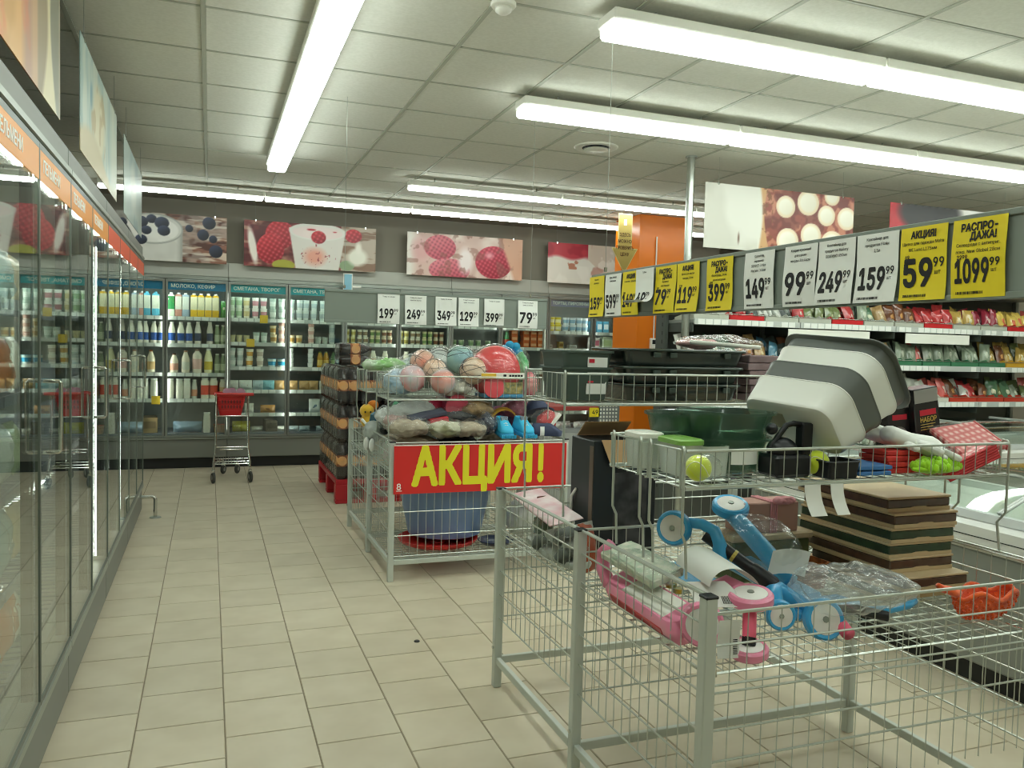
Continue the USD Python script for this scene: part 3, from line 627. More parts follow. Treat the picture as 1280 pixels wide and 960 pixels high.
# right СМЕТАНА door
row(3, 0, 'u12', g_cup('#d0d8d0', '#e3e6e0', .037, .115, '#b3bfc0'), 'sour_cream_cup', 'pale grey cup', 'cup', [.05, .14, .21, .3, .4, .5, .58], 2, .115)
row(3, 1, 'u6', g_cup('#ddcea6', '#c9a070', .037, .1, '#b98f4a'), 'curd_cup', 'tan curd cup', 'cup', [.055, .135])
row(3, 1, 'u7', g_cup('#e3d2c4', '#e6d8cc', .036, .088, '#d3a79a'), 'curd_cup', 'pinkish cup', 'cup', [.275], 3, .088)
row(3, 1, 'u13', g_cup('#a9b3a8', '#8a958c', .04, .085), 'curd_cup', 'grey cup', 'cup', [.355, .43])
row(3, 1, 'u12', g_cup('#d0d8d0', '#e3e6e0', .037, .115, '#b3bfc0'), 'sour_cream_cup', 'pale grey cup', 'cup', [.51], 2, .115)
row(3, 2, 'u14', g_cup('#e3e6e0', '#8f9aa0', .033, .055), 'curd_cup', 'small white cup', 'cup', [.05, .27], 4, .055)
row(3, 2, 'gb2', g_bottle('#b98a2c', '#d9b45a', '#5d6a30', .034, .19), 'sauce_bottle', 'amber bottle', 'bottle', [.38, .45])
row(3, 2, 'gb3', g_bottle('#55784e', '#8aa06a', '#3a4a30', .034, .19), 'sauce_bottle', 'green bottle', 'bottle', [.53])
row(3, 3, 'p5', g_pack('#c09a64', '#8a6232', .11, .11, .06, 2), 'curd_pack', 'tan pack', 'packet', [.08, .2, .31])
row(3, 3, 'p1', g_pack('#e6e6da', '#c7d2c0', .1, .11, .06, 2), 'curd_pack', 'white pack', 'packet', [.43, .55])
row(3, 4, 'p9', g_pack('#dfe3de', '#7d8fa0', .13, .16, .06, 6), 'curd_pack', 'white and blue pack', 'packet', [.33, .48])
row(3, 5, 'p10', g_pack('#c3d2d6', '#5f93a8', .12, .06, .08, 7), 'curd_pack', 'pale blue low pack', 'packet', [.08, .22, .4])
# yogurt doors and jars
YC = [('y1', '#d6cf9a', '#e6e2c8', '#a89a4a', 'yellowish yogurt cup'), ('y2', '#d9d6c4', '#b3b59a', '#8f7a5a', 'white yogurt cup'), ('y3', '#cfc79a', '#8a8a5c', '#6e8a4c', 'olive yogurt cup'), ('y4', '#d9cbb0', '#c9b48c', '#8a5a40', 'brown-banded yogurt cup')]
for b in (4, 5):
    for q, (key, c, l, bd, d) in enumerate(YC):
        row(b, 1, key, g_cup(c, l, .03, .082, bd), 'yogurt_cup', d+'', 'cup', [.05+.145*q+e for e in ((0, .068) if q != 2 else (0, .07))], 2, .082, .12)
    row(b, 0, 'y2', g_cup('#d9d6c4', '#b3b59a', .03, .082, '#8f7a5a'), 'yogurt_cup', 'white yogurt cup', 'cup', [.05, .14, .25, .36, .5], 1, .082)
    row(b, 2, 'kb4', g_bottle('#ece6cf', '#d9b48a', '#ece8d8', .036, .22, .022, .75), 'yogurt_drink', 'cream drinking yogurt', 'bottle', [.12, .36, .5])
row(6, 1, 'j1', g_cup('#9fb08c', '#d9dcc6', .034, .075, '#7f9a70'), 'glass_jar', 'pale green jar', 'jar', [.08, .17, .3, .39, .52])
row(6, 0, 'j1', g_cup('#9fb08c', '#d9dcc6', .034, .075, '#7f9a70'), 'glass_jar', 'pale green jar', 'jar', [.12, .33, .5])
row(7, 1, 'jg', g_bottle('#2f7a44', '#a33a2c', '#3c5a30', .032, .2), 'sauce_bottle', 'green bottle with a red label', 'bottle', [.06, .13])
row(7, 1, 'po', g_box('#c9622e', '#e3a77a', .085, .075, .1), 'cheese_box', 'orange box', 'box', [.24, .4, .5, .6], 3, .075, jit=.002)
row(7, 0, 'y2', g_cup('#d9d6c4', '#b3b59a', .03, .082, '#8f7a5a'), 'yogurt_cup', 'white cup', 'cup', [.1, .3, .5, .58])
row(8, 0, 't1', g_cup('#e3cf4a', '#efe6a0', .043, .09, '#f0e8b8'), 'dessert_tub', 'yellow dessert tub', 'tub', [.1, .19], 2, .09)
row(8, 0, 't2', g_cup('#d8dee0', '#eef2f0', .043, .09, '#8fb3c9'), 'dessert_tub', 'white and blue dessert tub', 'tub', [.3, .4, .49, .57], 2, .09)
row(8, 1, 't3', g_box('#c9b06a', '#7a5c30', .06, .09, .1), 'cake_box', 'small gold cake box', 'box', [.25])
row(8, 1, 't4', g_box('#c9cac0', '#9a9c98', .1, .05, .1), 'cake_box', 'low pale cake box', 'box', [.42, .08])
row(9, 0, 't5', g_box('#5fa9c9', '#e4ecee', .075, .15, .1), 'milk_carton', 'light blue carton', 'carton', [.07, .155, .25])
row(9, 1, 't6', g_box('#ddd9d4', '#b06070', .13, .16, .1), 'cake_box', 'white cake box with a pink print', 'box', [.1])
row(9, 1, 't7', g_box('#dfe6cf', '#c9d9a0', .14, .17, .1), 'cake_box', 'pale green cake box', 'box', [.28])
row(9, 2, 't8', g_box('#b5403a', '#e3a08c', .16, .22, .14), 'cake_box', 'tall red cake box', 'box', [.24])
# frozen bags in the near freezers on the left
FZ = [('#c9b99a', '#8a6a3c'), ('#d9dcd4', '#7f9aa8'), ('#b9c4a0', '#5f7a48'), ('#c97a4a', '#e6d8b8'), ('#d6d0c2', '#a3523c'), ('#9fb4b4', '#e0e6e0')]
for k in range(2):
    for d in range(2):
        for lv, z in enumerate((.324, .624, .934, 1.244, 1.554)):
            for i in range(5):
                q = (lv*2+i//2+k+d) % len(FZ)
                nn = ('first', 'second', 'third', 'fourth', 'fifth')[i]
                who = f'{ORD[k]} freezer, {("near", "far")[d]} door, {("bottom", "second", "middle", "fourth", "top")[lv]} shelf'
                dn = ('tan', 'white and blue', 'green', 'orange', 'beige and red', 'pale teal')[q]
                place(f'fz{q}', g_pack(FZ[q][0], FZ[q][1], .17, .19, .07, q+20), 'frozen_food_bag', f'{nn} bag from the viewer, {dn}, {who}', 'packet', f'{dn} bags, {who}',
                      (LX-.12-.02*(i % 2), LEFTY+2*LP*k+LP*d+.085+i*.11, z), (RNG.uniform(-6, 6)-8, 0, 90+RNG.uniform(-10, 10)))
# ------------------------------------------------------------------ wire basket tables
def basis(d):
    d = np.asarray(d, float); d = d/np.linalg.norm(d); a = np.cross([0, 0, 1.], d)
    a = np.array([1., 0, 0]) if np.linalg.norm(a) < 1e-6 else a/np.linalg.norm(a)
    return a, np.cross(d, a), d
def align(m, d, loc): return frame_of(m, loc, *basis(d))           # turns the local z axis to d
def loft(rings, cap0=True, cap1=False):
    V, F = [], []; n = len(rings[0][0])
    for poly, z in rings: V += [(x, y, z) for x, y in poly]
    for i in range(len(rings)-1):
        for k in range(n):
            q = (k+1) % n; F += [(i*n+k, i*n+q, (i+1)*n+q), (i*n+k, (i+1)*n+q, (i+1)*n+k)]
    for cap, r, z, o in ((cap0, 0, rings[0][1], 1), (cap1, len(rings)-1, rings[-1][1], 0)):
        if cap:
            c = len(V); V.append((*np.mean(rings[r][0], 0), z))
            for k in range(n):
                q = (k+1) % n; F.append((c, r*n+q, r*n+k) if o else (c, r*n+k, r*n+q))
    return trimesh.Trimesh(np.array(V), np.array(F), process=False)
def wall_wires(a, b, zs, z0, z1, pitch=.05, rh=.0032, rv=.0018, off=(0, 0)):
    a, b = np.array([*a, 0.]), np.array([*b, 0.]); L = np.linalg.norm(b-a); d = (b-a)/L; n = int(round(L/pitch)); w = []
    for z in zs: w.append(rod(a+[0, 0, z], b+[0, 0, z], rh, 5))
    for i in range(1, n):
        p = a+d*L*i/n+np.array([*off, 0]); w.append(rod(p+[0, 0, z0], p+[0, 0, z1], rv, 4))
    return cat_(w)
def floor_wires(x0, x1, y0, y1, z, px=.05, py=.05, r=.0019, thick=.0035):
    w = []
    for i in range(int(round((x1-x0)/px))+1): x = x0+(x1-x0)*i/round((x1-x0)/px); w.append(rod((x, y0, z), (x, y1, z), r, 4))
    for i in range(int(round((y1-y0)/py))+1): y = y0+(y1-y0)*i/round((y1-y0)/py); w.append(rod((x0, y, z-.004), (x1, y, z-.004), thick if i % 4 == 0 else r, 4))
    return cat_(w)
SIDEZ = (.77, .675, .655, .60, .50, .40, .30)
def basket_table(label, x0, x1, y0, y1, posts, shelf, front_top=.80, front_zs=(.72, .62, .60, .505, .425), low=.30, top=.85):
    t = thing('basket_table', label, 'basket table', (x0, y0, 0)); W, D = x1-x0, y1-y0; h = .017
    for (px, py) in posts:
        X, Y = (0 if px == 0 else W), (0 if py == 0 else D)
        lg = part(t, 'leg', cb(X-h, X+h, Y-h, Y+h, 0, top-.004, .003), POST)
        part(lg, 'cap', cb(X-h-.001, X+h+.001, Y-h-.001, Y+h+.001, top-.008, top, .002), BLACK)
        part(lg, 'bolt', rod((X-h-.006 if px == 0 else X+h+.006, Y, .17), (X, Y, .17), .007, 8), CHROME)
    for X in (0, W):
        part(t, 'rim', rod((X, h, .845), (X, D-h, .845), .0048, 8), ZINC); part(t, 'rim', rod((X+(.014 if X == 0 else -.014), h, .842), (X+(.014 if X == 0 else -.014), D-h, .842), .0035, 6), ZINC)
        part(t, 'side_wires', wall_wires((X, h), (X, D-h), SIDEZ, low, .845), ZINC, kind='stuff')
        part(t, 'low_bar', cb(X-.01, X+.01, h, D-h, .10, .13, .002), POST)
    part(t, 'rim', rod((h, D, .845), (W-h, D, .845), .0048, 8), ZINC)
    part(t, 'back_wires', wall_wires((h, D), (W-h, D), SIDEZ, low, .845), ZINC, kind='stuff')
    part(t, 'low_bar', cb(h, W-h, D-.01, D+.01, .10, .13, .002), POST)
    if front_top:
        part(t, 'rim', rod((h, 0, front_top), (W-h, 0, front_top), .0048, 8), ZINC)
        part(t, 'front_wires', wall_wires((h, 0), (W-h, 0), front_zs, low, front_top), ZINC, kind='stuff')
        part(t, 'low_bar', cb(h, W-h, -.01, .01, .10, .13, .002), POST)
    for z in shelf: part(t, 'wire_shelf', floor_wires(.008, W-.008, .008, D-.008, z), ZINC, kind='stuff')
    for z in shelf[:1]:
        for X in (.02, W-.02): part(t, 'shelf_hook', tube([(X, -.006, z+.03), (X, -.012, z), (X, .03, z-.012), (X, .09, z-.012)], .004, 6), CHROME, True)
    return t
P4 = ((0, 0), (1, 0), (0, 1), (1, 1)); P2 = ((0, 1), (1, 1))
basket_table('zinc wire basket table full of toy scooters, nearest the viewer', 1.15, 2.305, 1.665, 2.40, P4, (.65,))
basket_table('zinc wire basket table joined behind the scooter table', 1.15, 2.305, 2.415, 3.18, P2, (.65,), None)
basket_table('zinc wire basket table behind the red АКЦИЯ banner', 1.03, 2.165, 4.785, 5.51, P4, (.66, .14), .84, (.74, .655, .42, .275, .15), .15)
basket_table('zinc wire basket table joined behind the АКЦИЯ table', 1.03, 2.165, 5.525, 6.31, P2, (.66, .14), None, low=.15)
def upper_basket(label, x0, x1, y0, y1, zb, zt, zf, feet, bend=0.):
    t = thing('upper_wire_basket', label, 'wire basket', (x0, y0, 0)); W, D = x1-x0, y1-y0
    part(t, 'top_frame', tube([(0, 0, zt), (W, 0, zt), (W, D, zt), (0, D, zt)], .0042, 8, True), ZINC)
    part(t, 'bottom_frame', tube([(0, 0, zb), (W, 0, zb), (W, D, zb), (0, D, zb)], .0042, 8, True), ZINC)
    part(t, 'wire_bottom', floor_wires(.0, W, .0, D, zb), ZINC, kind='stuff')
    for nm, a, b in (('front_wires', (0, 0), (W, 0)), ('back_wires', (0, D), (W, D)), ('side_wires', (0, 0), (0, D)), ('side_wires', (W, 0), (W, D))):
        part(t, nm, wall_wires(a, b, (), zb, zt, .045), ZINC, kind='stuff')
    for X, s in ((0, -1), (W, 1)):
        for y in feet:
            part(t, 'leg', tube([(X-s*.012*bend, y, zf), (X-s*.014*bend, y+.012*bend, zf+.09), (X+s*.006, y, zf+.12), (X+s*.006, y, zt-.006), (X+s*.004, y+.006, zt+.008), (X, y+.016, zt+.01), (X, y+.024, zt-.004), (X, y+.024, zb-.004)], .0042, 8), ZINC, True)
    return t
upper_basket('upper wire basket of basins and cloths above the scooter table', 1.165, 2.32, 1.81, 2.235, 1.087, 1.183, .846, (.0, .17, .225, .39), 1.)
upper_basket('upper wire basket of dark crates above the second table', 1.175, 2.33, 2.60, 3.0, 1.245, 1.352, .846, (.0, .376))
upper_basket('upper wire basket of bagged balls above the АКЦИЯ table', 1.04, 2.10, 4.95, 5.35, 1.09, 1.235, .846, (.0, .376))
upper_basket('upper wire basket of bags, furthest back along the tables', 1.04, 2.10, 5.70, 6.10, 1.09, 1.235, .846, (.0, .376))
# banner
REDB = mat('banner_red', '#d32a26', .45); YLET = mat('banner_yellow', '#e6dd25', .5)
b = thing('sale_banner', 'red banner reading АКЦИЯ! in yellow letters across the wire table', 'banner', (1.035, 4.752, .535))
part(b, 'board', cb(0, 1.13, 0, .006, 0, .297, .001), REDB)
for w_, x0_, x1_ in (('АКЦИЯ', .108, .888), ('!', .925, .968)):
    t = text(w_, .222, .0015, 2, 1.); t.apply_scale((((x1_-x0_)/t.extents[0]), 1, 1)); t.apply_translation((x0_-t.bounds[0][0], .0, .058)); part(b, 'lettering', t, YLET)
t = text('8', .036, .0015, True); t.apply_translation((.018, 0, .028)); part(b, 'small_mark', t, WHITEINK)
part(b, 'underline', bx(.016, .05, -.0015, 0, .018, .022), WHITEINK)
part(b, 'white_edge', cat_([bx(0, 1.13, -.0012, .0, .291, .297), bx(1.124, 1.13, -.0012, 0, 0, .29)]), WHITEP)

# ------------------------------------------------------------------ hanging price rails
RAIL = mat('price_rail_grey', '#7d867d', .5)
def price_tag(i, rail, loc, rotz, w, h, yellow, price, heading, lines, old, label, ph, sup='99', curl=None, wave=.006):
    p = thing('price_tag', label, 'price tag', loc, (0, 0, rotz)); m = YELLOWP if yellow else PAPER
    bend = lambda V: np.column_stack([V[:, 0], V[:, 1]+wave*np.sin(V[:, 2]/h*4.2+i*1.3)*np.clip((h-V[:, 2])/h, 0, 1)-.003-.004*np.clip((h-V[:, 2])/h, 0, 1), V[:, 2]])
    if curl:                                                        # the lower half rolls up towards the viewer
        def bend(V):
            V = V.copy(); s = np.clip(curl*h-V[:, 2], 0, None); R = h*.2; k = V[:, 2] < curl*h; a = s/R
            V[:, 1] = np.where(k, V[:, 1]-R*(1-np.cos(a))-.004, V[:, 1]-.004); V[:, 2] = np.where(k, curl*h-R*np.sin(a), V[:, 2]); return V
    g = trimesh.creation.box((w, .0008, h)); g.apply_translation((w/2, .0004, h/2)); g = g.subdivide_to_size(.02)
    g.vertices = bend(np.array(g.vertices)); part(p, 'sheet', g, m)
    def put(name, t, x, z):
        t.apply_translation((x, -.0011, z)); t = t.subdivide_to_size(.022, max_iter=6) if t.extents[2] > .02 else t; t.vertices = bend(np.array(t.vertices)); part(p, name, t, INK)
    t = text(price, ph, .0003, 2, .92); t.apply_scale((min(1, w*.64/t.extents[0]), 1, 1)); t.apply_translation((-t.bounds[0][0], 0, 0)); tw = t.extents[0]; put('price', t, w*.08, h*.2)
    px = w*.08+tw+.002
    t = text(sup, ph*.34, .0003, True, .9); t.apply_scale((min(1, (w*.96-px)/t.extents[0]), 1, 1)); t.apply_translation((-t.bounds[0][0], 0, 0)); put('kopecks', t, px, h*.2+ph*.68)
    put('unit', text('шт', ph*.18, .0003, False, .9), px+.004, h*.2+ph*.4)
    if heading:
        for j, s in enumerate(heading): 
            t = text(s, h*.095, .0003, 2, .85); put('heading', t, (w-t.extents[0])/2+(.012*j if len(heading) > 1 else 0), h*(.845-.115*j))
    z = h*(.90 if not heading else .86-.105*len(heading))
    for j, s in enumerate(lines):
        t = text(s, h*.043, .0003, False, .95); t.apply_scale((min(1, w*.94/t.extents[0]), 1, 1)); t.apply_translation((-t.bounds[0][0], 0, 0)); put('description', t, (w-t.extents[0])/2, z-j*h*.085)
    if old: put('old_price', text(old, h*.05, .0003, True, .9), w*.12, h*.2+ph+h*.015)
    r = random.Random(i); bars, x = [], w*.1
    while x < w*.6:
        q = r.choice((.0008, .0014, .002)); bars.append(bx(x, x+q, -.0002, .0001, 0, h*.035)); x += q+r.choice((.0008, .0014, .0022))
    put('barcode', cat_(bars), 0, h*.045)
def price_rail(label, loc, rotz, L, H=.2):
    p = thing('price_rail', label, 'price rail', loc, (0, 0, rotz))
    part(p, 'channel', cb(0, L, 0, .012, 0, H, .002), RAIL)
    for z in (0, H-.012): part(p, 'lip', cb(0, L, -.006, .014, z-.002, z+.014, .002), RAIL)
    for x in (.12, L-.12):
        part(p, 'hanging_wire', rod((x, .006, H+.012), (x, .006, CZ-loc[2]), .0012, 4), STEEL); part(p, 'hook', cb(x-.006, x+.006, 0, .012, H+.01, H+.03, .001), CHROME)
    return p
RZ = 1.585
price_rail('long grey price rail hung above the near tables, running away from the viewer', (1.70, 3.50, RZ), -90, 2.6)
T1 = [(3.51, .155, 1, '159', None, ['Крышка', 'для кастр.'], None, 'yellow price tag 159 at the far end of the long rail', .05), (3.345, .155, 0, '599', None, ['Ваза, Бамбук', 'стеклянная'], None, 'white price tag 599 second from the far end of the rail', .055),
 (3.18, .15, 1, '149', ['АКЦИЯ!'], ['Салатник с крышкой'], '199', 'yellow АКЦИЯ price tag partly hidden by a curled white tag', .05), (2.90, .16, 1, '79', ['РАСПРО-', 'ДАЖА!'], ['Корзинка', 'пластиковая'], '89', 'yellow РАСПРОДАЖА price tag 79 beside the curled white tag', .055),
 (2.738, .155, 1, '119', ['АКЦИЯ!'], ['Щетка для мытья', 'посуды, 18см'], '139', 'yellow АКЦИЯ price tag 119 for a brush, middle of the long rail', .055), (2.537, .16, 1, '399', ['РАСПРО-', 'ДАЖА!'], ['Сковорода, 24см', 'антипригарная'], '499', 'yellow РАСПРОДАЖА price tag 399 with a gap on both sides', .055),
 (2.313, .157, 0, '149', None, ['Салатник', 'керамика', 'S03013-8 Kus', 'Kitchen 160мм'], None, 'white price tag 149 between two gaps on the long rail', .058), (2.11, .15, 0, '99', None, ['Коврик кухонный', 'для сушки', 'посуды 36х46см'], None, 'white price tag 99 for a kitchen mat, on the long rail', .064),
 (1.959, .15, 0, '249', None, ['Контейнер для', 'продуктов Mallory', 'DIAFANO 650мл'], None, 'white price tag 249 for a 650 ml food container, long rail', .056), (1.806, .15, 0, '159', None, ['Контейнер для', 'продуктов Filakx', '1,5л'], None, 'white price tag 159 for a 1.5 l food container, long rail', .056),
 (1.652, .147, 1, '59', ['АКЦИЯ!'], ['Щетка для одежды Malta', 'ME Land L175мм'], '69', 'yellow АКЦИЯ price tag 59 for a clothes brush, long rail', .066), (1.493, .148, 1, '1099', ['РАСПРО-', 'ДАЖА!'], ['Сковорода с антиприг.', 'покр. New Global 28см'], '2299', 'yellow РАСПРОДАЖА price tag 1099 nearest the viewer', .052)]
for i, (y, w, yel, pr, hd, ln, old, lb, ph) in enumerate(T1): price_tag(i, 1, (1.694, y, RZ+.004), -90, w-.004, .187, yel, pr, hd, ln, old, lb, ph)
price_tag(40, 1, (1.682, 3.04, RZ+.004), -90, .145, .187, 0, '49', None, ['Губка'], None, 'white price tag 49 with its lower half curled up', .05, curl=.45)
price_rail('short grey price rail hung across the АКЦИЯ tables', (.66, 5.1, 1.56), 0, 1.48)
for i, (x, pr, lb, ph) in enumerate(((.985, '199', 'white price tag 199, leftmost on the short rail', .055), (1.16, '249', 'white price tag 249, second from left on the short rail', .055), (1.36, '349', 'white price tag 349, third from left on the short rail', .055), (1.514, '129', 'white price tag 129, fourth from left on the short rail', .055), (1.69, '399', 'white price tag 399, fifth from left on the short rail', .052), (1.928, '79', 'white price tag 79, rightmost on the short rail', .066))):
    price_tag(60+i, 2, (x, 5.094, 1.56), 0, .14, .185, 0, pr, None, ['Товар по акции', 'цена за штуку'][:1+i % 2], None, lb, ph, wave=.008)

# ------------------------------------------------------------------ orange column, sign, pole
c = structure('trim_3'); part(c, 'orange_column', cb(4.49, 5.08, 8.08, 8.66, 0, CZ-.002, .004), ORANGE)
a = thing('arrow_sign', 'gold arrow-shaped hanging sign pointing down beside the orange column', 'sign', (3.78, 7.35, 2.205))
GOLD = mat('sign_gold', '#c4ab5e', .5); GOLD2 = mat('sign_gold_edge', '#e3d59a', .5)
w2 = .125
ap = [(.065, .58), (.205, .58), (.205, .235), (.27, .235), (.135, 0), (0, .235), (.065, .235)]
part(a, 'edge', prism(Polygon(ap).buffer(.008, join_style=2), .004, 'y'), GOLD2); part(a, 'face', prism(ap, .003, 'y').apply_translation((0, -.004, 0)), GOLD)
for j, s in enumerate(('ЗДЕСЬ', 'МОЖНО', 'ПРОВЕРИТЬ', 'ЦЕНУ')):
    t = text(s, .034, .0008, True, .8 if j != 2 else .7, True); t.apply_translation((.135, -.0072, .36-j*.065)); part(a, 'lettering', t, mat('sign_brown', '#5d3d1e', .6))
part(a, 'emblem', cat_([bx(.115, .15, -.0085, -.007, .47, .53)]), WHITEINK)
for x in (.09, .18): part(a, 'hanging_wire', rod((x, 0, .58), (x, 0, CZ-2.205), .0012, 4), STEEL)
sc = thing('price_checker', 'small pale price scanner on its white cable on the orange column', 'price scanner', (4.70, 8.076, 1.5))
part(sc, 'body', cb(-.05, .05, -.05, 0, -.06, .06, .008), WHITEP); part(sc, 'screen', bx(-.035, .035, -.0515, -.05, -.005, .04), BLACK); part(sc, 'cable', rod((0, -.012, .06), (0, -.012, 1.2), .008, 6), WHITEP)
p = thing('steel_pole', 'round steel service pole rising to the ceiling from the packet shelves', 'pole', (3.485, 5.50, 0))
part(p, 'tube', lathe([(.031, 0), (.031, CZ)], 20), mat('polished_pole', '#b9beb6', .25, .9), True); part(p, 'collar', lathe([(.032, CZ-.012), (.045, CZ-.012), (.045, CZ-.001)], 20), STEEL)
# ------------------------------------------------------------------ goods on and round the tables
FILM = pane('clear_film', (.97, .98, .97), 1.35, .10, (16., .45), .04, (.85, .88, .86))
FILMW = pane('milky_film', (.95, .97, .96), 1.5, .09, (18., .9), .15, (.85, .88, .86))
GREENTUB = pane('dark_green_plastic', (.55, .68, .60), 1.4, .1, None, .12, (.22, .32, .27))
FROST = pane('frosted_plastic', (.86, .90, .86), 1.4, .2, None, .45, (.80, .84, .78))
BLUEP = mat('scooter_blue', '#3fa6dc', .3, coat=.3); PINKP = mat('scooter_pink', '#ee8fae', .3, coat=.3); PINK2 = mat('grip_pink', '#e8637f', .4)
HUB = mat('hub_white', '#e4e2dc', .35)
def ell(c, r, seed=0, amp=.02, scale=9, sub=4, fine=.5):
    m = trimesh.creation.icosphere(subdivisions=sub); m.apply_scale(r); m = crumple(m, amp, scale, seed, fine); m.apply_translation(c); return m
def wheel(p, c, d, r, w, rim, names=('tyre', 'hub')):
    prof = [(r*.55, -w*.5), (r*.9, -w*.5), (r, -w*.3), (r, w*.3), (r*.9, w*.5), (r*.75, w*.46)]
    t = part(p, names[0], align(lathe(prof, 24), d, c), rim, 40)
    part(p, names[1], align(lathe([(r*.76, w*.2), (r*.74, w*.47), (r*.25, w*.52), (0, w*.52)], 24), d, c), HUB, 40)
    part(t, 'axle_bolt', align(lathe([(r*.17, w*.5), (r*.15, w*.62), (0, w*.64)], 8), d, c), STEEL)
    part(p, 'inner_disc', align(lathe([(0, -w*.35), (r*.6, -w*.35), (r*.6, -w*.2)], 20), d, c), HUB)
def sheet(fn, nu, nv, t=.0006):
    U, V = np.meshgrid(np.linspace(0, 1, nu+1), np.linspace(0, 1, nv+1)); P = np.array([fn(a, b) for a, b in zip(U.ravel(), V.ravel())]); F = []
    for j in range(nv):
        for i in range(nu):
            a = j*(nu+1)+i; F += [(a, a+1, a+nu+2), (a, a+nu+2, a+nu+1)]
    m = trimesh.Trimesh(P, np.array(F), process=False); n = np.array(m.vertex_normals); k = len(P); F = np.array(F)
    return trimesh.Trimesh(np.vstack([P, P-n*t]), np.vstack([F, F[:, ::-1]+k]), process=False)
# --- toy scooters in the near table
s = thing('toy_scooter', 'light blue toy scooter with white-faced wheel, bent fork and black stem', 'toy scooter')
wheel(s, (1.349, 2.15, .897), (-.78, -.6, .12), .054, .036, BLUEP)
part(s, 'fork', tube([(1.36, 2.15, .90), (1.385, 2.135, .915), (1.415, 2.10, .916), (1.44, 2.07, .90), (1.448, 2.05, .86), (1.44, 2.04, .80)], [.016, .016, .017, .02, .022, .024], 12), BLUEP, True)
st = part(s, 'stem', rod((1.42, 2.09, .885), (1.55, 1.95, .772), .019, 12), BLACK, True)
part(st, 'grip', align(lathe([(0, 0), (.022, .0), (.0245, .01), (.0245, .075), (.021, .085), (0, .086)], 14), (.13, -.14, -.113), (1.515, 1.988, .802)), BLACK, 40)
part(st, 'sticker', rod((1.478, 2.0275, .8346), (1.484, 2.021, .8294), .0198, 12), mat('sticker', '#b9a94a', .4))
part(s, 'deck', cb(1.40, 1.5, 2.02, 2.34, .70, .735, .012), BLUEP)
s = thing('toy_scooter', 'light blue toy scooter wrapped in clear film, wheel facing up', 'toy scooter')
wheel(s, (1.668, 2.31, .915), (-.15, -.35, 1), .062, .034, BLUEP)
part(s, 'fork', tube([(1.66, 2.30, .90), (1.665, 2.22, .86), (1.68, 2.12, .80), (1.69, 2.02, .74)], [.026, .03, .03, .026], 12), BLUEP, True)
part(s, 'deck', moved(cb(-.06, .06, -.16, .16, -.018, .018, .012), (1.70, 2.12, .715), (8, 0, 8)), BLUEP)
fb = ell((1.67, 2.16, .835), (.095, .19, .085), 3, .02, 12); part(s, 'film_wrap', fb, FILM, True)
s = thing('toy_scooter', 'pink toy scooter standing on its wheel axle with white paper tags', 'toy scooter')
wheel(s, (1.357, 1.775, .792), (-.12, -.10, 1), .060, .032, PINKP); wheel(s, (1.318, 1.725, .672), (-.10, -.10, 1), .052, .028, PINKP)
part(s, 'axle_tube', rod((1.352, 1.770, .776), (1.325, 1.733, .70), .018, 14), PINK2, True)
part(s, 'axle_end', rod((1.326, 1.734, .702), (1.320, 1.727, .682), .0185, 12), BLACK)
part(s, 'fork', tube([(1.365, 1.83, .80), (1.355, 1.88, .805), (1.33, 1.90, .785), (1.30, 1.91, .745)], [.018, .019, .02, .02], 12), PINKP, True)
s = thing('toy_scooter', 'pink toy scooter lying along the left wires, with a red stripe on its deck', 'toy scooter')
dk = loft([(rpoly(.10, .42, .04, 6), 0), (rpoly(.12, .46, .05, 6), .02), (rpoly(.12, .46, .05, 6), .05), (rpoly(.09, .42, .04, 6), .07)], True, True)
part(s, 'deck', moved(dk, (1.225, 2.03, .675), (0, -24, -2)), PINKP, 40)
part(s, 'red_stripe', moved(cb(-.062, -.055, -.16, .16, .02, .05, .002), (1.225, 2.03, .675), (0, -24, -2)), mat('stripe_red', '#c2303a', .4))
part(s, 'white_panel', moved(cb(-.04, .04, -.15, .1, .068, .073, .002), (1.225, 2.03, .675), (0, -24, -2)), WHITEP)
wheel(s, (1.215, 1.785, .73), (-.5, -.8, .15), .058, .036, PINKP)
part(s, 'fork', tube([(1.19, 2.26, .70), (1.185, 2.30, .74), (1.19, 2.31, .79), (1.21, 2.29, .82)], .022, 12), PINKP, True)
s = thing('toy_scooter', 'blue toy scooter under the crumpled bag, small wheel by the front wires', 'toy scooter')
wheel(s, (1.500, 1.83, .714), (-.35, -.9, .1), .042, .034, BLUEP); wheel(s, (1.625, 1.80, .70), (-.2, -.9, .25), .058, .03, BLUEP)
part(s, 'fork', tube([(1.505, 1.85, .72), (1.53, 1.90, .755), (1.57, 1.93, .75), (1.62, 1.86, .715)], [.022, .026, .026, .02], 12), BLUEP, True)
part(s, 'grip', rod((1.665, 1.745, .672), (1.70, 1.86, .70), .019, 12), PINK2, True)
part(s, 'handlebar', tube([(1.70, 1.86, .70), (1.78, 1.84, .70), (1.86, 1.80, .685)], .015, 10), BLACK, True)
part(s, 'deck', moved(cb(-.16, .16, -.05, .05, -.016, .016, .01), (1.72, 1.93, .685), (0, 4, 14)), BLUEP)
bag = thing('plastic_bag', 'crumpled clear plastic bag draped over the front wires', 'bag')
b1 = ell((1.775, 1.85, .765), (.215, .14, .062), 8, .03, 11, 5, 1.1); part(bag, 'bag_film', b1, FILMW, True)
part(bag, 'white_insert', sheet(lambda a, b: (1.60+.10*a+.02*b, 2.02-.05*a, .765+.075*b+.01*math.sin(a*3)), 6, 6), PAPER)
pt = thing('paper_tag', 'curled white instruction sheet arched over the pink scooter', 'paper')
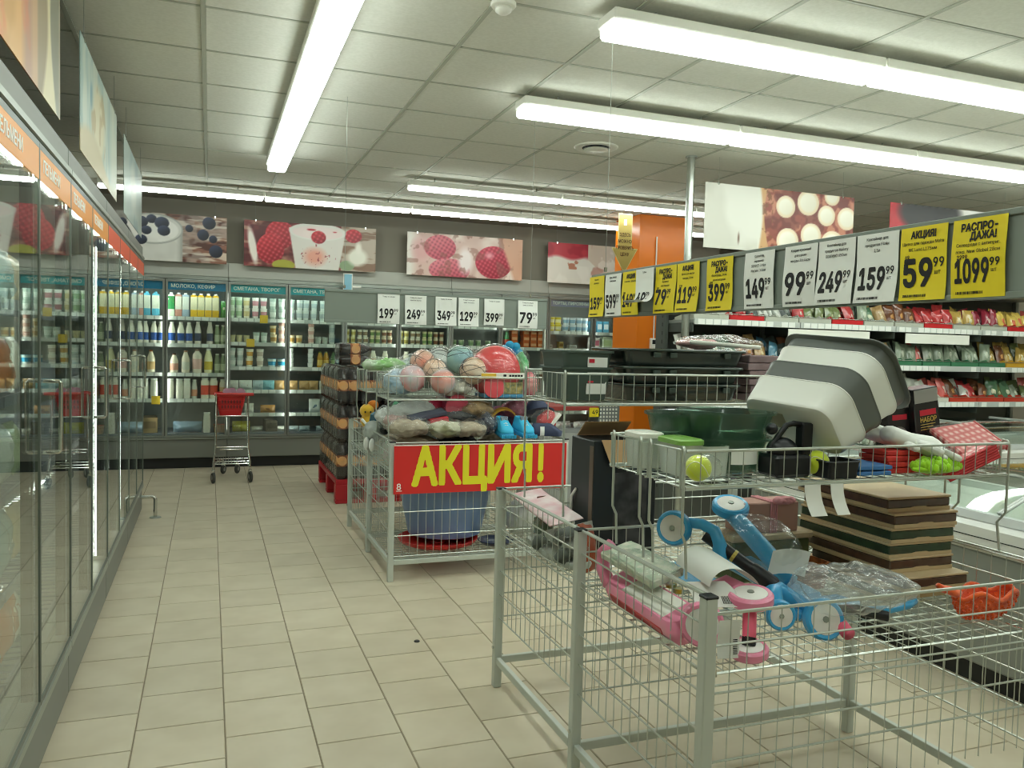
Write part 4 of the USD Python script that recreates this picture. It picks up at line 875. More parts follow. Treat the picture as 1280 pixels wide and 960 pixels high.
part(pt, 'sheet', sheet(lambda a, b: (1.265+.075*(1-math.cos(a*2.6)), 1.83+.17*b-.03*a, .79+.072*math.sin(.3+a*2.5)+.02*b), 14, 6), PAPER, True)
pt = thing('paper_tag', 'folded white tag with a barcode beside the pink wheel', 'paper')
fn = lambda a, b: (1.235+.075*a+.008*math.sin(b*3), 1.845-.10*a+.085*b, .755+.025*a+.065*b-.02*b*b)
part(pt, 'sheet', sheet(fn, 8, 8), PAPER, True)
part(pt, 'barcode', cat_([sheet(lambda a, b, k=k: tuple(np.array(fn(.62+.3*(k/9)+.018*a, .08+.25*b))+[-.0006, -.0006, .0012]), 1, 2, .0002) for k in range(9)]), INK)
pt = thing('paper_tag', 'white tag with a barcode hanging behind the front wires under the pink wheel', 'paper')
fn2 = lambda a, b: (1.215+.06*a, 1.712-.01*a+.004*math.sin(b*4), .665+.10*b)
part(pt, 'sheet', sheet(fn2, 4, 6), PAPER); part(pt, 'barcode', cat_([sheet(lambda a, b, k=k: tuple(np.array(fn2(.7+.2*a, .1+k*.045+.02*b))+[0, -.0012, 0]), 1, 1, .0002) for k in range(9)]), INK)
pk = thing('toy_pack', 'film-wrapped toy card with a scalloped colourful edge at the left rim', 'toy pack')
part(pk, 'card', moved(crumple(cb(-.06, .06, -.13, .13, -.012, .012, .004).subdivide_to_size(.02), .006, 20, 2), (1.225, 2.13, .80), (6, -14, 6)), mat('card_print', '#d9d9c9', .35, noise=(40., '#b3c6b0', 4.)))
part(pk, 'scallops', cat_([moved(lathe([(0, -.006), (.016, -.006), (.016, .006), (0, .006)], 10), (1.262+.004*i, 2.22-.034*i, .782-.006*i)) for i in range(7)]), mat('scallop_print', '#5fb0a4', .4, noise=(30., '#d6b93c', 2.)))
part(pk, 'film', ell((1.235, 2.12, .80), (.075, .16, .04), 5, .014, 14), FILM, True)
ob = thing('net_bag', 'orange crocheted net bag sagging in the right of the near table', 'bag')
ORN = mat('orange_yarn', '#f2661a', .8, noise=(70., '#d8481a', 3.), sheen=.4)
def pouch(a, b):
    t = a*2*math.pi; k = 1-b; r = .35+.65*math.sin(min(1, b*1.1)*math.pi/2)
    return np.array((2.21+.115*r*math.cos(t)-.02*(1-b), 1.77+.05*r*math.sin(t), .662+.075*b**1.6+.012*math.sin(t*5)*b))
part(ob, 'pouch', sheet(pouch, 40, 12, .004), ORN, True)
part(ob, 'rim', tube([pouch(a/40, 1) for a in range(40)], .008, 6, True), ORN, True)
part(ob, 'knots', cat_([moved(trimesh.creation.icosphere(subdivisions=1, radius=.0055), pouch(i/26+.5/26*(j % 2), .25+j*.14)) for i in range(26) for j in range(6)]), ORN, True, kind='stuff')
part(ob, 'strap', tube([(2.10, 1.77, .74), (2.07, 1.775, .752), (2.04, 1.775, .76), (2.02, 1.775, .772)], [.014, .013, .011, .008], 8), ORN, True)
bs = thing('blue_strap', 'bright blue strap lying on the shelf wires beside the orange net bag', 'strap')
part(bs, 'band', tube([(1.86, 1.90, .672), (1.95, 1.88, .672), (2.03, 1.89, .674), (2.10, 1.93, .67)], .012, 8), BLUEP, True)
# --- stack of shallow wooden boxes
BRN = mat('box_brown', '#5b4332', .35, noise=(30., '#4a3528', 3.), coat=.3); GRN = mat('box_green', '#33482f', .35, noise=(30., '#2a3c28', 3.), coat=.3); CRM = mat('box_cream', '#c4ae86', .5)
def boxes(c):
    def bd(p):
        part(p, 'body', cb(0, .265, 0, .42, .011, .040, .004), c)
        part(p, 'base_board', prism(Polygon([(0.0, .0), (.265, 0), (.265, .0115), (.17, .0115), (.155, .016), (.11, .016), (.095, .0115), (0, .0115)]), .42, 'y').apply_translation((0, .42, 0)), CRM)
        part(p, 'lid_edge', cb(-.002, .267, -.002, .422, .040, .0475, .002), CRM)
    return bd
for i, (c, dx, dy, ds) in enumerate((('g', 0, .02, 'lowest, dark green'), ('b', .012, -.05, 'second up, brown, sticking out to the front'), ('b', .0, .0, 'third up, brown'), ('g', -.006, .0, 'fourth up, green'), ('g', -.004, -.004, 'fifth up, green'), ('b', .004, -.006, 'sixth up, brown'), ('b', -.006, .015, 'topmost, brown'))):
    place('wbox'+c, boxes(BRN if c == 'b' else GRN), 'wooden_box', f'shallow wooden box in the stack of seven, {ds}', 'box', 'stacked shallow wooden boxes', (2.03+dx, 1.965+dy, .657+.0482*i), (0, 0, 0))
# --- things between the stack and the scooters
t = thing('storage_crate', 'olive green plastic crate behind the scooters with a beige lid', 'crate')
part(t, 'body', cb(1.66, 1.98, 2.275, 2.388, .657, .80, .006), mat('olive_plastic', '#5f6b45', .5)); part(t, 'lid', cb(1.65, 1.99, 2.268, 2.39, .80, .825, .006), mat('beige_lid', '#cbb795', .5))
t = thing('gift_box', 'dusty pink box tied with pink twine on the beige-lidded crate', 'box')
part(t, 'body', cb(1.70, 1.93, 2.28, 2.385, .826, .93, .004), mat('dusty_pink', '#b58a7c', .6)); part(t, 'twine', cat_([tube([(x, 2.276, .826), (x, 2.276, .933), (x, 2.387, .933)], .003, 5) for x in (1.81, 1.818, 1.826, 1.834)]), mat('twine_pink', '#d38f95', .7))
part(t, 'bow', ell((1.87, 2.28, .935), (.05, .02, .018), 4, .01, 30), mat('twine_pink', '#d38f95', .7), True)
t = thing('small_basket', 'small orange-brown woven basket in front of the olive crate', 'basket')
wv = mat('orange_wicker', '#a4602c', .7, noise=(60., '#7c451c', 3.))
part(t, 'body', loft([(rpoly(.11, .09, .02, 4, (1.90, 2.20)), .657), (rpoly(.13, .11, .025, 4, (1.90, 2.20)), .745), (rpoly(.12, .10, .025, 4, (1.90, 2.20)), .745), (rpoly(.10, .08, .02, 4, (1.90, 2.20)), .665)]), wv)
part(t, 'woven_bands', cat_([tube([(*q, .675+.018*j) for q in rpoly(.114+.005*j, .094+.005*j, .02, 4, (1.90, 2.20))], .004, 5, True) for j in range(4)]), wv)
for i, (x, w, ds) in enumerate(((1.545, .055, 'wider'), (1.635, .045, 'narrower, curling'))):
    t = thing('hanging_tag', f'white paper tag hanging below the upper basket, the {ds} of two', 'tag')
    part(t, 'sheet', sheet(lambda a, b: (x+w*a+.012*b*b, 1.806-.02*b*b, 1.082-.085*b), 4, 8), PAPER, True)
# --- upper basket above the scooters
ZB = 1.092
def tub(p, c, w, d, h, m, lid, z=ZB):
    part(p, 'tub', loft([(rpoly(w*.86, d*.86, .018, 5, c), z), (rpoly(w, d, .02, 5, c), z+h), (rpoly(w*.95, d*.95, .02, 5, c), z+h), (rpoly(w*.82, d*.82, .018, 5, c), z+.004)]), m, 40)
    part(p, 'lid', loft([(rpoly(w*1.04, d*1.04, .022, 5, c), z+h-.004), (rpoly(w*1.04, d*1.04, .022, 5, c), z+h+.008), (rpoly(w*.9, d*.9, .02, 5, c), z+h+.012), (rpoly(w*.86, d*.86, .02, 5, c), z+h+.007)], True, True), lid, 40)
t = thing('food_container', 'frosted food container with a white lid in the corner of the upper basket', 'container'); tub(t, (1.232, 2.15), .085, .11, .095, FROST, WHITEP)
t = thing('food_container', 'frosted food container with a green lid beside the white-lidded one', 'container'); tub(t, (1.272, 2.01), .085, .13, .092, FROST, mat('lid_green', '#7fae52', .4))
t = thing('food_container', 'frosted lidless container behind the yellow ball', 'container'); part(t, 'tub', loft([(rpoly(.08, .09, .015, 5, (1.345, 1.98)), ZB), (rpoly(.09, .10, .018, 5, (1.345, 1.98)), ZB+.085), (rpoly(.084, .094, .016, 5, (1.345, 1.98)), ZB+.085), (rpoly(.074, .084, .014, 5, (1.345, 1.98)), ZB+.004)]), FROST, 40)
YEL = mat('ball_yellow', '#dcea2c', .6, noise=(9., '#c9dc20', 2.), sheen=.5)
def ball(p, c, r):
    part(p, 'ball', ell(c, (r, r, r), 1, .0, 9, 3, 0), YEL, True); part(p, 'seam', tube([np.array(c)+r*1.003*np.array((math.cos(a), math.sin(a)*math.cos(.5*math.sin(2*a)), math.sin(.7*math.sin(2*a))))/np.linalg.norm((math.cos(a), math.sin(a)*math.cos(.5*math.sin(2*a)), math.sin(.7*math.sin(2*a)))) for a in np.linspace(0, 2*math.pi, 40, False)], .0016, 5, True), mat('seam_pale', '#f0f3c8', .6))
t = thing('sponge_ball', 'bright yellow ball at the left front corner of the upper basket', 'ball'); ball(t, (1.245, 1.875, ZB+.036), .036); part(t, 'clear_sleeve', ell((1.262, 1.872, ZB+.038), (.052, .044, .038), 6, .008, 20), FILM, True)
t = thing('sponge_ball', 'bright yellow ball below the white tray in the upper basket', 'ball'); ball(t, (1.665, 1.90, ZB+.036), .036)
def basin(p, c, r, z, h, m):
    part(p, 'bowl', lathe([(0, z), (r*.72, z), (r*.78, z+.006), (r*.96, z+h), (r*1.03, z+h+.002), (r*1.03, z+h-.005), (r*.93, z+h-.006), (r*.74, z+.01), (0, z+.008)], 36).apply_translation((*c, 0)), m, 40)
for i, (c, r, z, ds) in enumerate((((1.455, 2.06), .135, ZB, 'lower of the two nested basins'), ((1.46, 2.065), .145, ZB+.075, 'upper of the two nested basins'), ((1.38, 2.165), .12, ZB+.06, 'left behind the nested basins'))):
    t = thing('plastic_basin', f'see-through dark green basin, {ds}', 'basin'); basin(t, c, r, z, .10, GREENTUB)
    if i == 0: part(t, 'paper_label', sheet(lambda a, b: (1.40+.09*a, 1.945-.01*math.sin(a*3.1), ZB+.03+.04*b), 4, 2), PAPER)
t = thing('hand_pump', 'black plastic pump with a loop handle standing in the upper basket', 'pump')
part(t, 'body', cb(1.50, 1.625, 1.87, 1.96, ZB, ZB+.062, .008), BLACK); part(t, 'dome', ell((1.555, 1.92, ZB+.075), (.045, .04, .035), 2, 0, 9, 3, 0), BLACK, True)
part(t, 'post', cb(1.612, 1.650, 1.90, 1.935, ZB+.03, ZB+.152, .004), BLACK)
part(t, 'handle', tube([(1.625, 1.917, ZB+.145), (1.59, 1.917, ZB+.15), (1.565, 1.917, ZB+.145), (1.535, 1.917, ZB+.11), (1.51, 1.917, ZB+.075)], .0085, 8), BLACK, True); part(t, 'knob', ell((1.515, 1.917, ZB+.135), (.017, .017, .017), 1, 0, 9, 3, 0), BLACK, True)
t = thing('small_tray', 'low black box in front of the yellow ball in the upper basket', 'tray')
part(t, 'body', loft([(rpoly(.10, .08, .01, 3, (1.70, 1.865)), ZB), (rpoly(.11, .09, .012, 3, (1.70, 1.865)), ZB+.048), (rpoly(.10, .08, .01, 3, (1.70, 1.865)), ZB+.048), (rpoly(.09, .07, .01, 3, (1.70, 1.865)), ZB+.006)]), BLACK); part(t, 'lip', tube([(*q, ZB+.048) for q in rpoly(.112, .092, .012, 3, (1.70, 1.865))], .003, 5, True), BLACK)
def folded(p, x0, x1, y0, y1, z, n, h, m, seed):
    for k in range(n): part(p, 'fold', crumple(cb(x0+.006*(k % 2), x1-.008*((k+1) % 2), y0+.004*k, y1, z+h*k, z+h*(k+.92), .003).subdivide_to_size(.03), .004, 12, seed+k, .3), m, 40)
t = thing('folded_mat', 'blue folded mat under the red cloths in the upper basket', 'mat'); folded(t, 1.765, 1.90, 1.84, 1.98, ZB, 2, .016, mat('mat_blue', '#3f78b4', .7), 3)
t = thing('folded_cloth', 'orange-red folded cloths stacked at the front of the upper basket', 'cloth'); folded(t, 1.905, 2.12, 1.87, 1.99, ZB, 4, .017, mat('cloth_red', '#d8402e', .8, noise=(25., '#c02a2c', 3.)), 9)
t = thing('work_glove', 'pair of white fabric gloves lying on the red cloths', 'gloves')
GLV = mat('glove_white', '#e9ebe4', .85, sheen=.3)
for nm, o, sc2 in (('glove', (1.99, 1.95, ZB+.098), 1.25), ('glove', (2.02, 1.905, ZB+.092), 1.05)):
    import manifold3d as mf
    def seg(a, b, ra, rb): return mf.Manifold.hull(mf.Manifold.sphere(ra, 12).translate(a)+mf.Manifold.sphere(rb, 12).translate(b))
    hand = seg((0, 0, 0), (.06*sc2, 0, 0), .028, .036)
    for q, (fy, fl) in enumerate(((-.03, .05), (-.01, .062), (.012, .058), (.032, .042))): hand += seg((.06*sc2, fy*.8, 0), (.075*sc2+fl, fy*1.15, -.012), .0135, .0115)
    hand += seg((.02, -.025, .0), (.055, -.062, -.008), .014, .012); hand += seg((-.06, 0, .004), (0, 0, 0), .03, .028)
    mm = hand.to_mesh(); g = trimesh.Trimesh(mm.vert_properties[:, :3], mm.tri_verts); g.apply_scale((1.05, 1.25, .95)); part(t, nm, moved(crumple(g, .003, 40, 3), o, (0, 14, -32 if sc2 > 1.1 else -20)), GLV, True)
def nabor(p, w, h, d, tilt, loc, front=True):
    B = mat('carton_black', '#1b1b1d', .3, coat=.3); T = lambda m: moved(m, loc, (0, tilt, -6))
    part(p, 'carton', T(cb(0, w, 0, d, 0, h, .002)), B)
    part(p, 'grey_flap', T(bx(.003, w-.003, -.0012, 0, h*.80, h-.004)), mat('flap_grey', '#9b9c95', .6))
    part(p, 'red_logo_patch', T(cb(w*.2, w*.86, -.0016, 0, h*.62, h*.70, .0006)), mat('patch_red', '#c8283c', .4))
    if front:
        t = text('НАБОР', .0165, .0006, True, .82); t.apply_scale((min(1, w*.72/t.extents[0]), 1, 1)); t.apply_translation((w*.2-t.bounds[0][0], -.0012, h*.53)); part(p, 'lettering', T(t), mat('gold_ink', '#cdb45a', .4, .3))
        part(p, 'fine_print', T(cat_([bx(w*.2, w*(.8-.1*k), -.0008, 0, h*(.49-.035*k), h*(.50-.035*k)) for k in range(3)])), mat('gold_ink', '#cdb45a', .4, .3)); part(p, 'picture', T(bx(w*.3, w*.55, -.0008, 0, h*.16, h*.28)), mat('gold_ink', '#cdb45a', .4, .3))
    else: part(p, 'picture', T(lathe([(0, 0), (w*.4, 0), (w*.4, .0008), (0, .0008)], 20).apply_transform(trimesh.transformations.rotation_matrix(math.pi/2, (1, 0, 0))).apply_translation((w*.5, -.0006, h*.36))), mat('picture_grey', '#77736f', .6))
t = thing('boxed_set', 'tall black box lettered НАБОР with a red patch, leaning in the upper basket', 'box'); nabor(t, .095, .235, .07, -9, (2.165, 2.0, ZB+.012))
t = thing('boxed_set', 'black box with a grey round picture behind the НАБОР box', 'box'); nabor(t, .085, .215, .06, -5, (2.075, 2.035, ZB+.008), False)
CHK = usdkit.material(stage, '/World/Looks/red_check', {'tc': ('texture_coordinate', {}), 'w1': ('wave_texture', {'scale': 14., 'bands_direction': 'x'}), 'w2': ('wave_texture', {'scale': 14., 'bands_direction': 'y'}), 'a': ('mix', {'mix_type': 'multiply', 'fac': 1.}),
    'r': ('rgb_ramp', {'ramp': [(0., lin('#c9454a')), (.35, lin('#d97f80')), (.8, lin('#e9bdb8'))]}), 'p': ('principled_bsdf', {'roughness': .35, 'coat_weight': .4})}, [('tc.object', 'w1.vector'), ('tc.object', 'w2.vector'), ('w1.color', 'a.color1'), ('w2.color', 'a.color2'), ('a.color', 'r.fac'), ('r.color', 'p.base_color')], surface='p.BSDF')
REDC = mat('tablecloth_edge', '#cc3138', .5)
t = thing('tablecloth_pack', 'pink checked tablecloth folded in clear film, face up at the right corner', 'tablecloth')
T = lambda m: moved(m, (2.195, 1.93, ZB+.075), (26, -8, -8)); part(t, 'cloth', T(cb(-.005, .165, -.075, .075, 0, .018, .005)), CHK)
for k in range(3): part(t, 'folded_edge', T(rod((.167, -.075, .003+.006*k), (.167, .075, .003+.006*k), .0034, 6)), REDC, True)
part(t, 'film', T(cb(-.01, .175, -.082, .082, -.003, .021, .006)), FILM)
t = thing('tablecloth_pack', 'red tablecloth pack with many folded edges under the checked one', 'tablecloth')
T = lambda m: moved(m, (2.20, 1.905, ZB+.028), (0, -24, -10)); part(t, 'cloth', T(cb(-.085, .10, -.08, .055, -.022, .026, .006)), CHK)
for k in range(6): part(t, 'folded_edge', T(rod((-.085, -.082, -.018+.008*k), (.10, -.082, -.018+.008*k), .0045, 6)), REDC, True)
t = thing('chenille_mop', 'lime green chenille mop head at the front of the upper basket', 'mop head')
LIME = mat('chenille_lime', '#a6e01e', .8, sheen=.4)
part(t, 'pad', ell((2.07, 1.845, ZB+.016), (.095, .03, .016), 3, .004, 30), LIME, True)
r2 = random.Random(5); part(t, 'chenille', cat_([moved(crumple(trimesh.creation.icosphere(subdivisions=1, radius=.010), .002, 90, i), (2.07+.09*math.cos(a)*q, 1.845+.028*math.sin(a)*q, ZB+.018+.018*(1-q*q)+r2.uniform(0, .01)), None, (1, 1, 1.4)) for i in range(110) for a, q in [(r2.uniform(0, 6.28), math.sqrt(r2.random()))]]), LIME, True, kind='stuff')
# nested litter trays lying on their side, bottoms towards the viewer
ez = np.array([.788, .121, .603]); ez /= np.linalg.norm(ez); ex = np.array([.195, -.979, -.057]); ex -= ez*ex.dot(ez); ex /= np.linalg.norm(ex); ey = np.cross(ez, ex)
TW, TG = mat('tray_white', '#e3e5dc', .3, coat=.2), mat('tray_grey', '#5d625d', .35, coat=.2)
def tray(p, m, o, s=1., lab=False, last=False):
    R = lambda w, h, r, z: (rpoly(w*s, h*s, r*s, 8), z); e = .016 if last else 0
    part(p, 'pan', frame_of(loft([R(.29, .145, .035, .0), R(.312, .168, .045, .003), R(.322, .18, .05, .012), R(.340, .215, .06, .085), R(.344+e, .219+e, .06, .088), R(.344+e, .219+e, .06, .094), R(.332, .207, .055, .091), R(.315, .175, .045, .014), R(.29, .15, .04, .010)], True, True), o, ex, ey, ez), m, 40)
    part(p, 'rim', frame_of(tube([(*q, .091) for q in rpoly((.342+e)*s, (.217+e)*s, .06*s, 8)], .003, 8, True), o, ex, ey, ez), m, True)
    if lab: part(p, 'paper_label', frame_of(bx(-.075, -.015, -.045, .012, -.0012, .003), o, ex, ey, ez), mat('label_buff', '#b5ab90', .7))
TO = np.array([1.644, 1.99, 1.225])
for i, (m, ds) in enumerate(((TW, 'white litter tray nearest the viewer, its bottom and label showing'), (TG, 'dark grey litter tray behind the nearest white one'), (TW, 'white litter tray third in the nested stack'), (TG, 'dark grey litter tray at the back of the nested stack'))):
    t = thing('litter_tray', ds, 'tray'); tray(t, m, TO+ez*(.071*i if i < 3 else .071*2+.05), (1, 1.04, 1.08, 1.10)[i], i == 0, i == 3)
# --- table and upper basket behind
t = thing('carton_box', 'tall black printed carton with open cardboard flaps on the second table', 'box')
BB = mat('carton_dark', '#20262a', .4); part(t, 'carton', cb(1.335, 1.60, 2.69, 2.89, .657, 1.10, .003), BB)
CBD = mat('cardboard', '#c7a377', .8); part(t, 'flap', moved(prism([(-.005, 0), (.105, 0), (.105, -.10), (.03, -.10)], .003, 'y'), (1.365, 2.684, 1.105), (-10, 0, -4)), CBD); part(t, 'flap', moved(bx(0, .2, -.09, 0, -.002, .002), (1.36, 2.895, 1.10), (-40, 0, 0)), CBD)
part(t, 'bronze_stripe', bx(1.3335, 1.3355, 2.695, 2.725, .66, 1.08), mat('bronze_stripe', '#6d5a4c', .4))
part(t, 'printed_picture', bx(1.42, 1.56, 2.6885, 2.6905, .70, .98), mat('carton_print', '#4a4a4c', .5, noise=(18., '#25272a', 3.)))
part(t, 'strap_handle', tube([(1.331, 2.83, .90), (1.322, 2.85, .87), (1.322, 2.855, .81), (1.331, 2.84, .76)], .006, 8), WHITEP, True)
t = thing('slipper_pack', 'bagged grey slippers piled against the left wires of the second table', 'slippers')
SG = mat('slipper_grey', '#b5bab2', .7); SD2 = mat('slipper_dark', '#596059', .6)
for k, (x, y, z, a) in enumerate(((1.22, 2.66, .70, 8), (1.22, 2.86, .70, -4), (1.235, 2.70, .755, 0))):
    so = part(t, 'sole', moved(loft([(rpoly(.085, .25, .04, 8), 0), (rpoly(.095, .26, .045, 8), .012), (rpoly(.09, .255, .043, 8), .024)], True, True), (x, y, z-.03), (0, -6, a)), SG, 40)
    part(so, 'strap', moved(tube([(-.046, -.02, .02), (-.04, -.03, .045), (0, -.035, .058), (.04, -.03, .045), (.046, -.02, .02)], [.02]*5, 8), (x, y, z-.03), (0, -6, a), (1, 1.8, 1)), SD2, True)
part(t, 'bag_film', ell((1.235, 2.76, .725), (.075, .23, .075), 12, .018, 12), FILM, True)
t = thing('magazine_pack', 'pale pink and white printed card in film on top of the slippers', 'card')
part(t, 'card', moved(crumple(cb(-.07, .07, -.2, .2, -.004, .004, .002).subdivide_to_size(.03), .008, 9, 3, .2), (1.225, 2.88, .825), (6, -10, 0)), mat('card_pink', '#e3d3d2', .35, noise=(14., '#d9a9b0', 3.)))
t = thing('snack_pack', 'small green and red packet standing beside the black carton', 'packet')
part(t, 'packet', moved(pillow(.07, .09, .03, 8, 8, 4), (1.265, 2.99, .80), (0, 0, 20)), mat('pack_redgreen', '#8b2f2a', .3, noise=(25., '#2f5a36', 2.)), True); part(t, 'base_box', cb(1.235, 1.30, 2.965, 3.02, .657, .755, .003), mat('pack_green', '#375a3a', .4))
t = thing('craft_pack', 'orange-brown printed packet between the slippers and the black carton', 'packet')
part(t, 'packet', moved(pillow(.10, .17, .035, 8, 10, 6), (1.262, 2.575, .74), (-14, 0, 30)), mat('pack_orange', '#a8502c', .35, noise=(12., '#8d3d26', 3.)), True); part(t, 'grey_header', moved(bx(-.05, .05, -.004, .004, .06, .085), (1.262, 2.575, .74), (-14, 0, 30)), mat('flap_grey', '#9b9c95', .6))
t = thing('storage_tub', 'dark green storage tubs nested two deep with white labels', 'storage tub')
for k in range(2): part(t, 'tub', loft([(rpoly(.165, .2, .02, 4, (1.30, 2.80)), 1.252+.06*k), (rpoly(.20, .235, .025, 4, (1.30, 2.80)), 1.252+.06*k+.12), (rpoly(.212, .247, .025, 4, (1.30, 2.80)), 1.252+.06*k+.122), (rpoly(.212, .247, .025, 4, (1.30, 2.80)), 1.252+.06*k+.114), (rpoly(.192, .227, .02, 4, (1.30, 2.80)), 1.252+.06*k+.118), (rpoly(.155, .19, .02, 4, (1.30, 2.80)), 1.258+.06*k)]), mat('tub_green', '#46544c', .35), 40)
for k, z in enumerate((1.275, 1.348)): lb = part(t, 'paper_label', moved(bx(1.295, 1.375, 2.693, 2.697, 0, .062), (0, -.002-.006*k, z), None), PAPER); part(lb, 'red_print', moved(bx(1.30, 1.322, 2.6915, 2.694, .042, .056), (0, -.002-.006*k, z)), mat('patch_red', '#c8283c', .4))
for k, (z, w, ds) in enumerate(((1.252, .50, 'lowest'), (1.318, .52, 'middle'), (1.384, .54, 'topmost'))):
    t = thing('storage_crate', f'wide smoky dark green crate, {ds} of three in the upper basket', 'crate')
    part(t, 'body', loft([(rpoly(w*.92, .25, .03, 5, (1.70, 2.80)), z), (rpoly(w, .28, .035, 5, (1.70, 2.80)), z+.058), (rpoly(w*.96, .26, .03, 5, (1.70, 2.80)), z+.058), (rpoly(w*.9, .235, .03, 5, (1.70, 2.80)), z+.006)]), mat('crate_dark', '#232d28', .18, coat=.5), 40)
    part(t, 'rim', tube([(*q, z+.058) for q in rpoly(w+.008, .288, .035, 5, (1.70, 2.80))], .006, 6, True), mat('crate_rim', '#39463f', .2, coat=.5), True)
    for x in (1.55, 1.62, 1.86): part(t, 'clip', cb(x, x+.03, 2.648, 2.658, z+.03, z+.05, .002), mat('crate_rim', '#39463f', .2, coat=.5))
t = thing('wrapped_roll', 'white tube and pink cloth in clear film lying on the dark crates', 'wrapped roll')
part(t, 'tube', rod((1.78, 2.77, 1.478), (2.06, 2.70, 1.462), .009, 10), WHITEP, True); part(t, 'pink_cloth', ell((1.86, 2.83, 1.472), (.09, .07, .022), 5, .012, 18), mat('cloth_pink', '#d3a3a0', .8), True); part(t, 'film', ell((1.93, 2.80, 1.475), (.2, .12, .032), 7, .016, 12), FILM, True)
t = thing('cloth_bundle', 'greyish pink bundled cloths beside the dark crates', 'cloth'); folded(t, 1.99, 2.27, 2.66, 2.9, 1.252, 6, .03, mat('cloth_mauve', '#9a8486', .8, noise=(15., '#857072', 3.)), 21)

t = thing('bottle_cap', 'small dark bottle cap lying on a floor tile in the aisle', 'bottle cap', (.951, 3.776, 0))
part(t, 'cap', lathe([(0, .006), (.011, .006), (.0135, .004), (.0135, 0), (0, 0)], 16), BLACK); part(t, 'ring', tube([(.0135*math.cos(a), .0135*math.sin(a), .0014) for a in np.linspace(0, 6.28, 18, False)], .0014, 5, True), BLACK, True)
# ------------------------------------------------------------------ goods on the АКЦИЯ tables
t = thing('wash_basin', 'large blue plastic basin standing under the АКЦИЯ banner', 'basin')
part(t, 'bowl', lathe([(0, .146), (.22, .146), (.24, .155), (.315, .50), (.33, .505), (.33, .512), (.306, .505), (.23, .16), (0, .156)], 48).apply_translation((1.47, 5.16, .046)), mat('basin_blue', '#6c86ae', .35), 40)
t = thing('snow_saucer', 'red plastic saucer under the edge of the blue basin', 'saucer')
part(t, 'disc', moved(lathe([(0, 0), (.20, .002), (.245, .02), (.26, .044), (.252, .045), (.20, .012), (0, .010)], 36), (1.40, 5.06, .146), (0, 0, 0)), mat('saucer_red', '#d0322c', .35), 40)
part(t, 'hub', moved(lathe([(0, .008), (.05, .008), (.045, .02), (0, .022)], 20), (1.40, 5.06, .146), (0, 0, 0)), mat('saucer_red', '#d0322c', .35), 40)
t = thing('dark_saucer', 'dark blue plastic dish beside the red saucer', 'dish'); part(t, 'disc', lathe([(0, .146), (.09, .15), (.12, .175), (.115, .178), (.085, .156), (0, .153)], 28).apply_translation((1.76, 4.95, 0)), mat('dish_navy', '#2c3a56', .35), 40)
t = thing('plastic_bag', 'white plastic bag of goods on the lower shelf right of the blue basin', 'bag'); part(t, 'film', ell((2.0, 5.12, .275), (.11, .14, .125), 31, .03, 8), mat('bag_white', '#d3d6d3', .35), True)
# upper heap
def shoe(p, o, a):
    S = mat('sneaker_blue', '#38b4dc', .6); R = lambda w, h, r, z, c=(0, 0): (rpoly(w, h, r, 7, c), z)
    T = lambda m: moved(m, o, (a[0], 0, a[1]))
    part(p, 'upper', T(loft([R(.085, .235, .04, .022), R(.088, .238, .042, .04), R(.08, .225, .039, .06), R(.064, .15, .03, .085, (0, .035)), R(.055, .12, .027, .105, (0, .05)), R(.045, .1, .022, .105, (0, .05)), R(.045, .1, .022, .06, (0, .05))], True, True)), S, True)
    so = part(p, 'sole', T(loft([R(.086, .235, .042, 0), R(.096, .248, .046, .006), R(.096, .248, .046, .024), R(.088, .24, .042, .03)], True, True)), mat('sneaker_sole', '#2f9fd0', .5), 40)
    part(so, 'tread', T(cat_([bx(-.045+.011*i, -.038+.011*i, -.126, -.118, .002, .024) for i in range(9)])), S)
    part(p, 'tongue', T(loft([R(.04, .016, .007, .06, (0, -.02)), R(.05, .02, .008, .12, (0, .0))], True, True)), mat('sneaker_grey', '#8b9aa6', .7, noise=(120., '#596a78', 2.)), 40)
    for k in range(3): part(p, 'lace', T(tube([(-.03, -.06+.022*k, .066+.008*k), (0, -.065+.022*k, .078+.008*k), (.03, -.06+.022*k, .066+.008*k)], .0035, 5)), WHITEP, True)
for q, (x, ds) in enumerate(((1.79, 'left'), (1.925, 'right'))):
    t = thing('sneaker', f'{ds} one of the bright blue knit sneakers above the banner, toe to the viewer', 'shoe'); shoe(t, (x, 4.94, .862), (6, -3+5*q))
t = thing('child_hat', 'pink quilted child hat with a yellow band behind the sneakers', 'hat')
part(t, 'crown', moved(lathe([(.10, 0), (.115, .02), (.115, .06), (.10, .11), (.06, .15), (0, .165)], 24), (1.86, 5.16, .905), (-78, 0, 12)), mat('hat_pink', '#cf6f8f', .8, noise=(22., '#5f7fae', 2.), bump=(40., .4)), True)
part(t, 'yellow_band', moved(lathe([(.105, -.015), (.12, -.005), (.12, .02), (.117, .026)], 24), (1.86, 5.16, .905), (-78, 0, 12)), mat('hat_yellow', '#dfa936', .8), True)
t = thing('toy_pack', 'red and white film-wrapped toy at the right end above the banner', 'toy'); part(t, 'toy', moved(loft([(rpoly(.10, .10, .03, 5), 0), (rpoly(.13, .11, .04, 5), .05), (rpoly(.05, .06, .02, 5), .12)], True, True), (2.10, 5.0, .90), (0, 22, 0)), mat('toy_red', '#c23a3c', .4), 40); part(t, 'white_stripe', moved(cb(-.012, .012, -.057, .05, 0, .125, .003), (2.115, 4.998, .90), (0, 40, 0)), WHITEP); part(t, 'film', ell((2.10, 5.0, .955), (.09, .08, .075), 3, .015, 14), FILM, True)
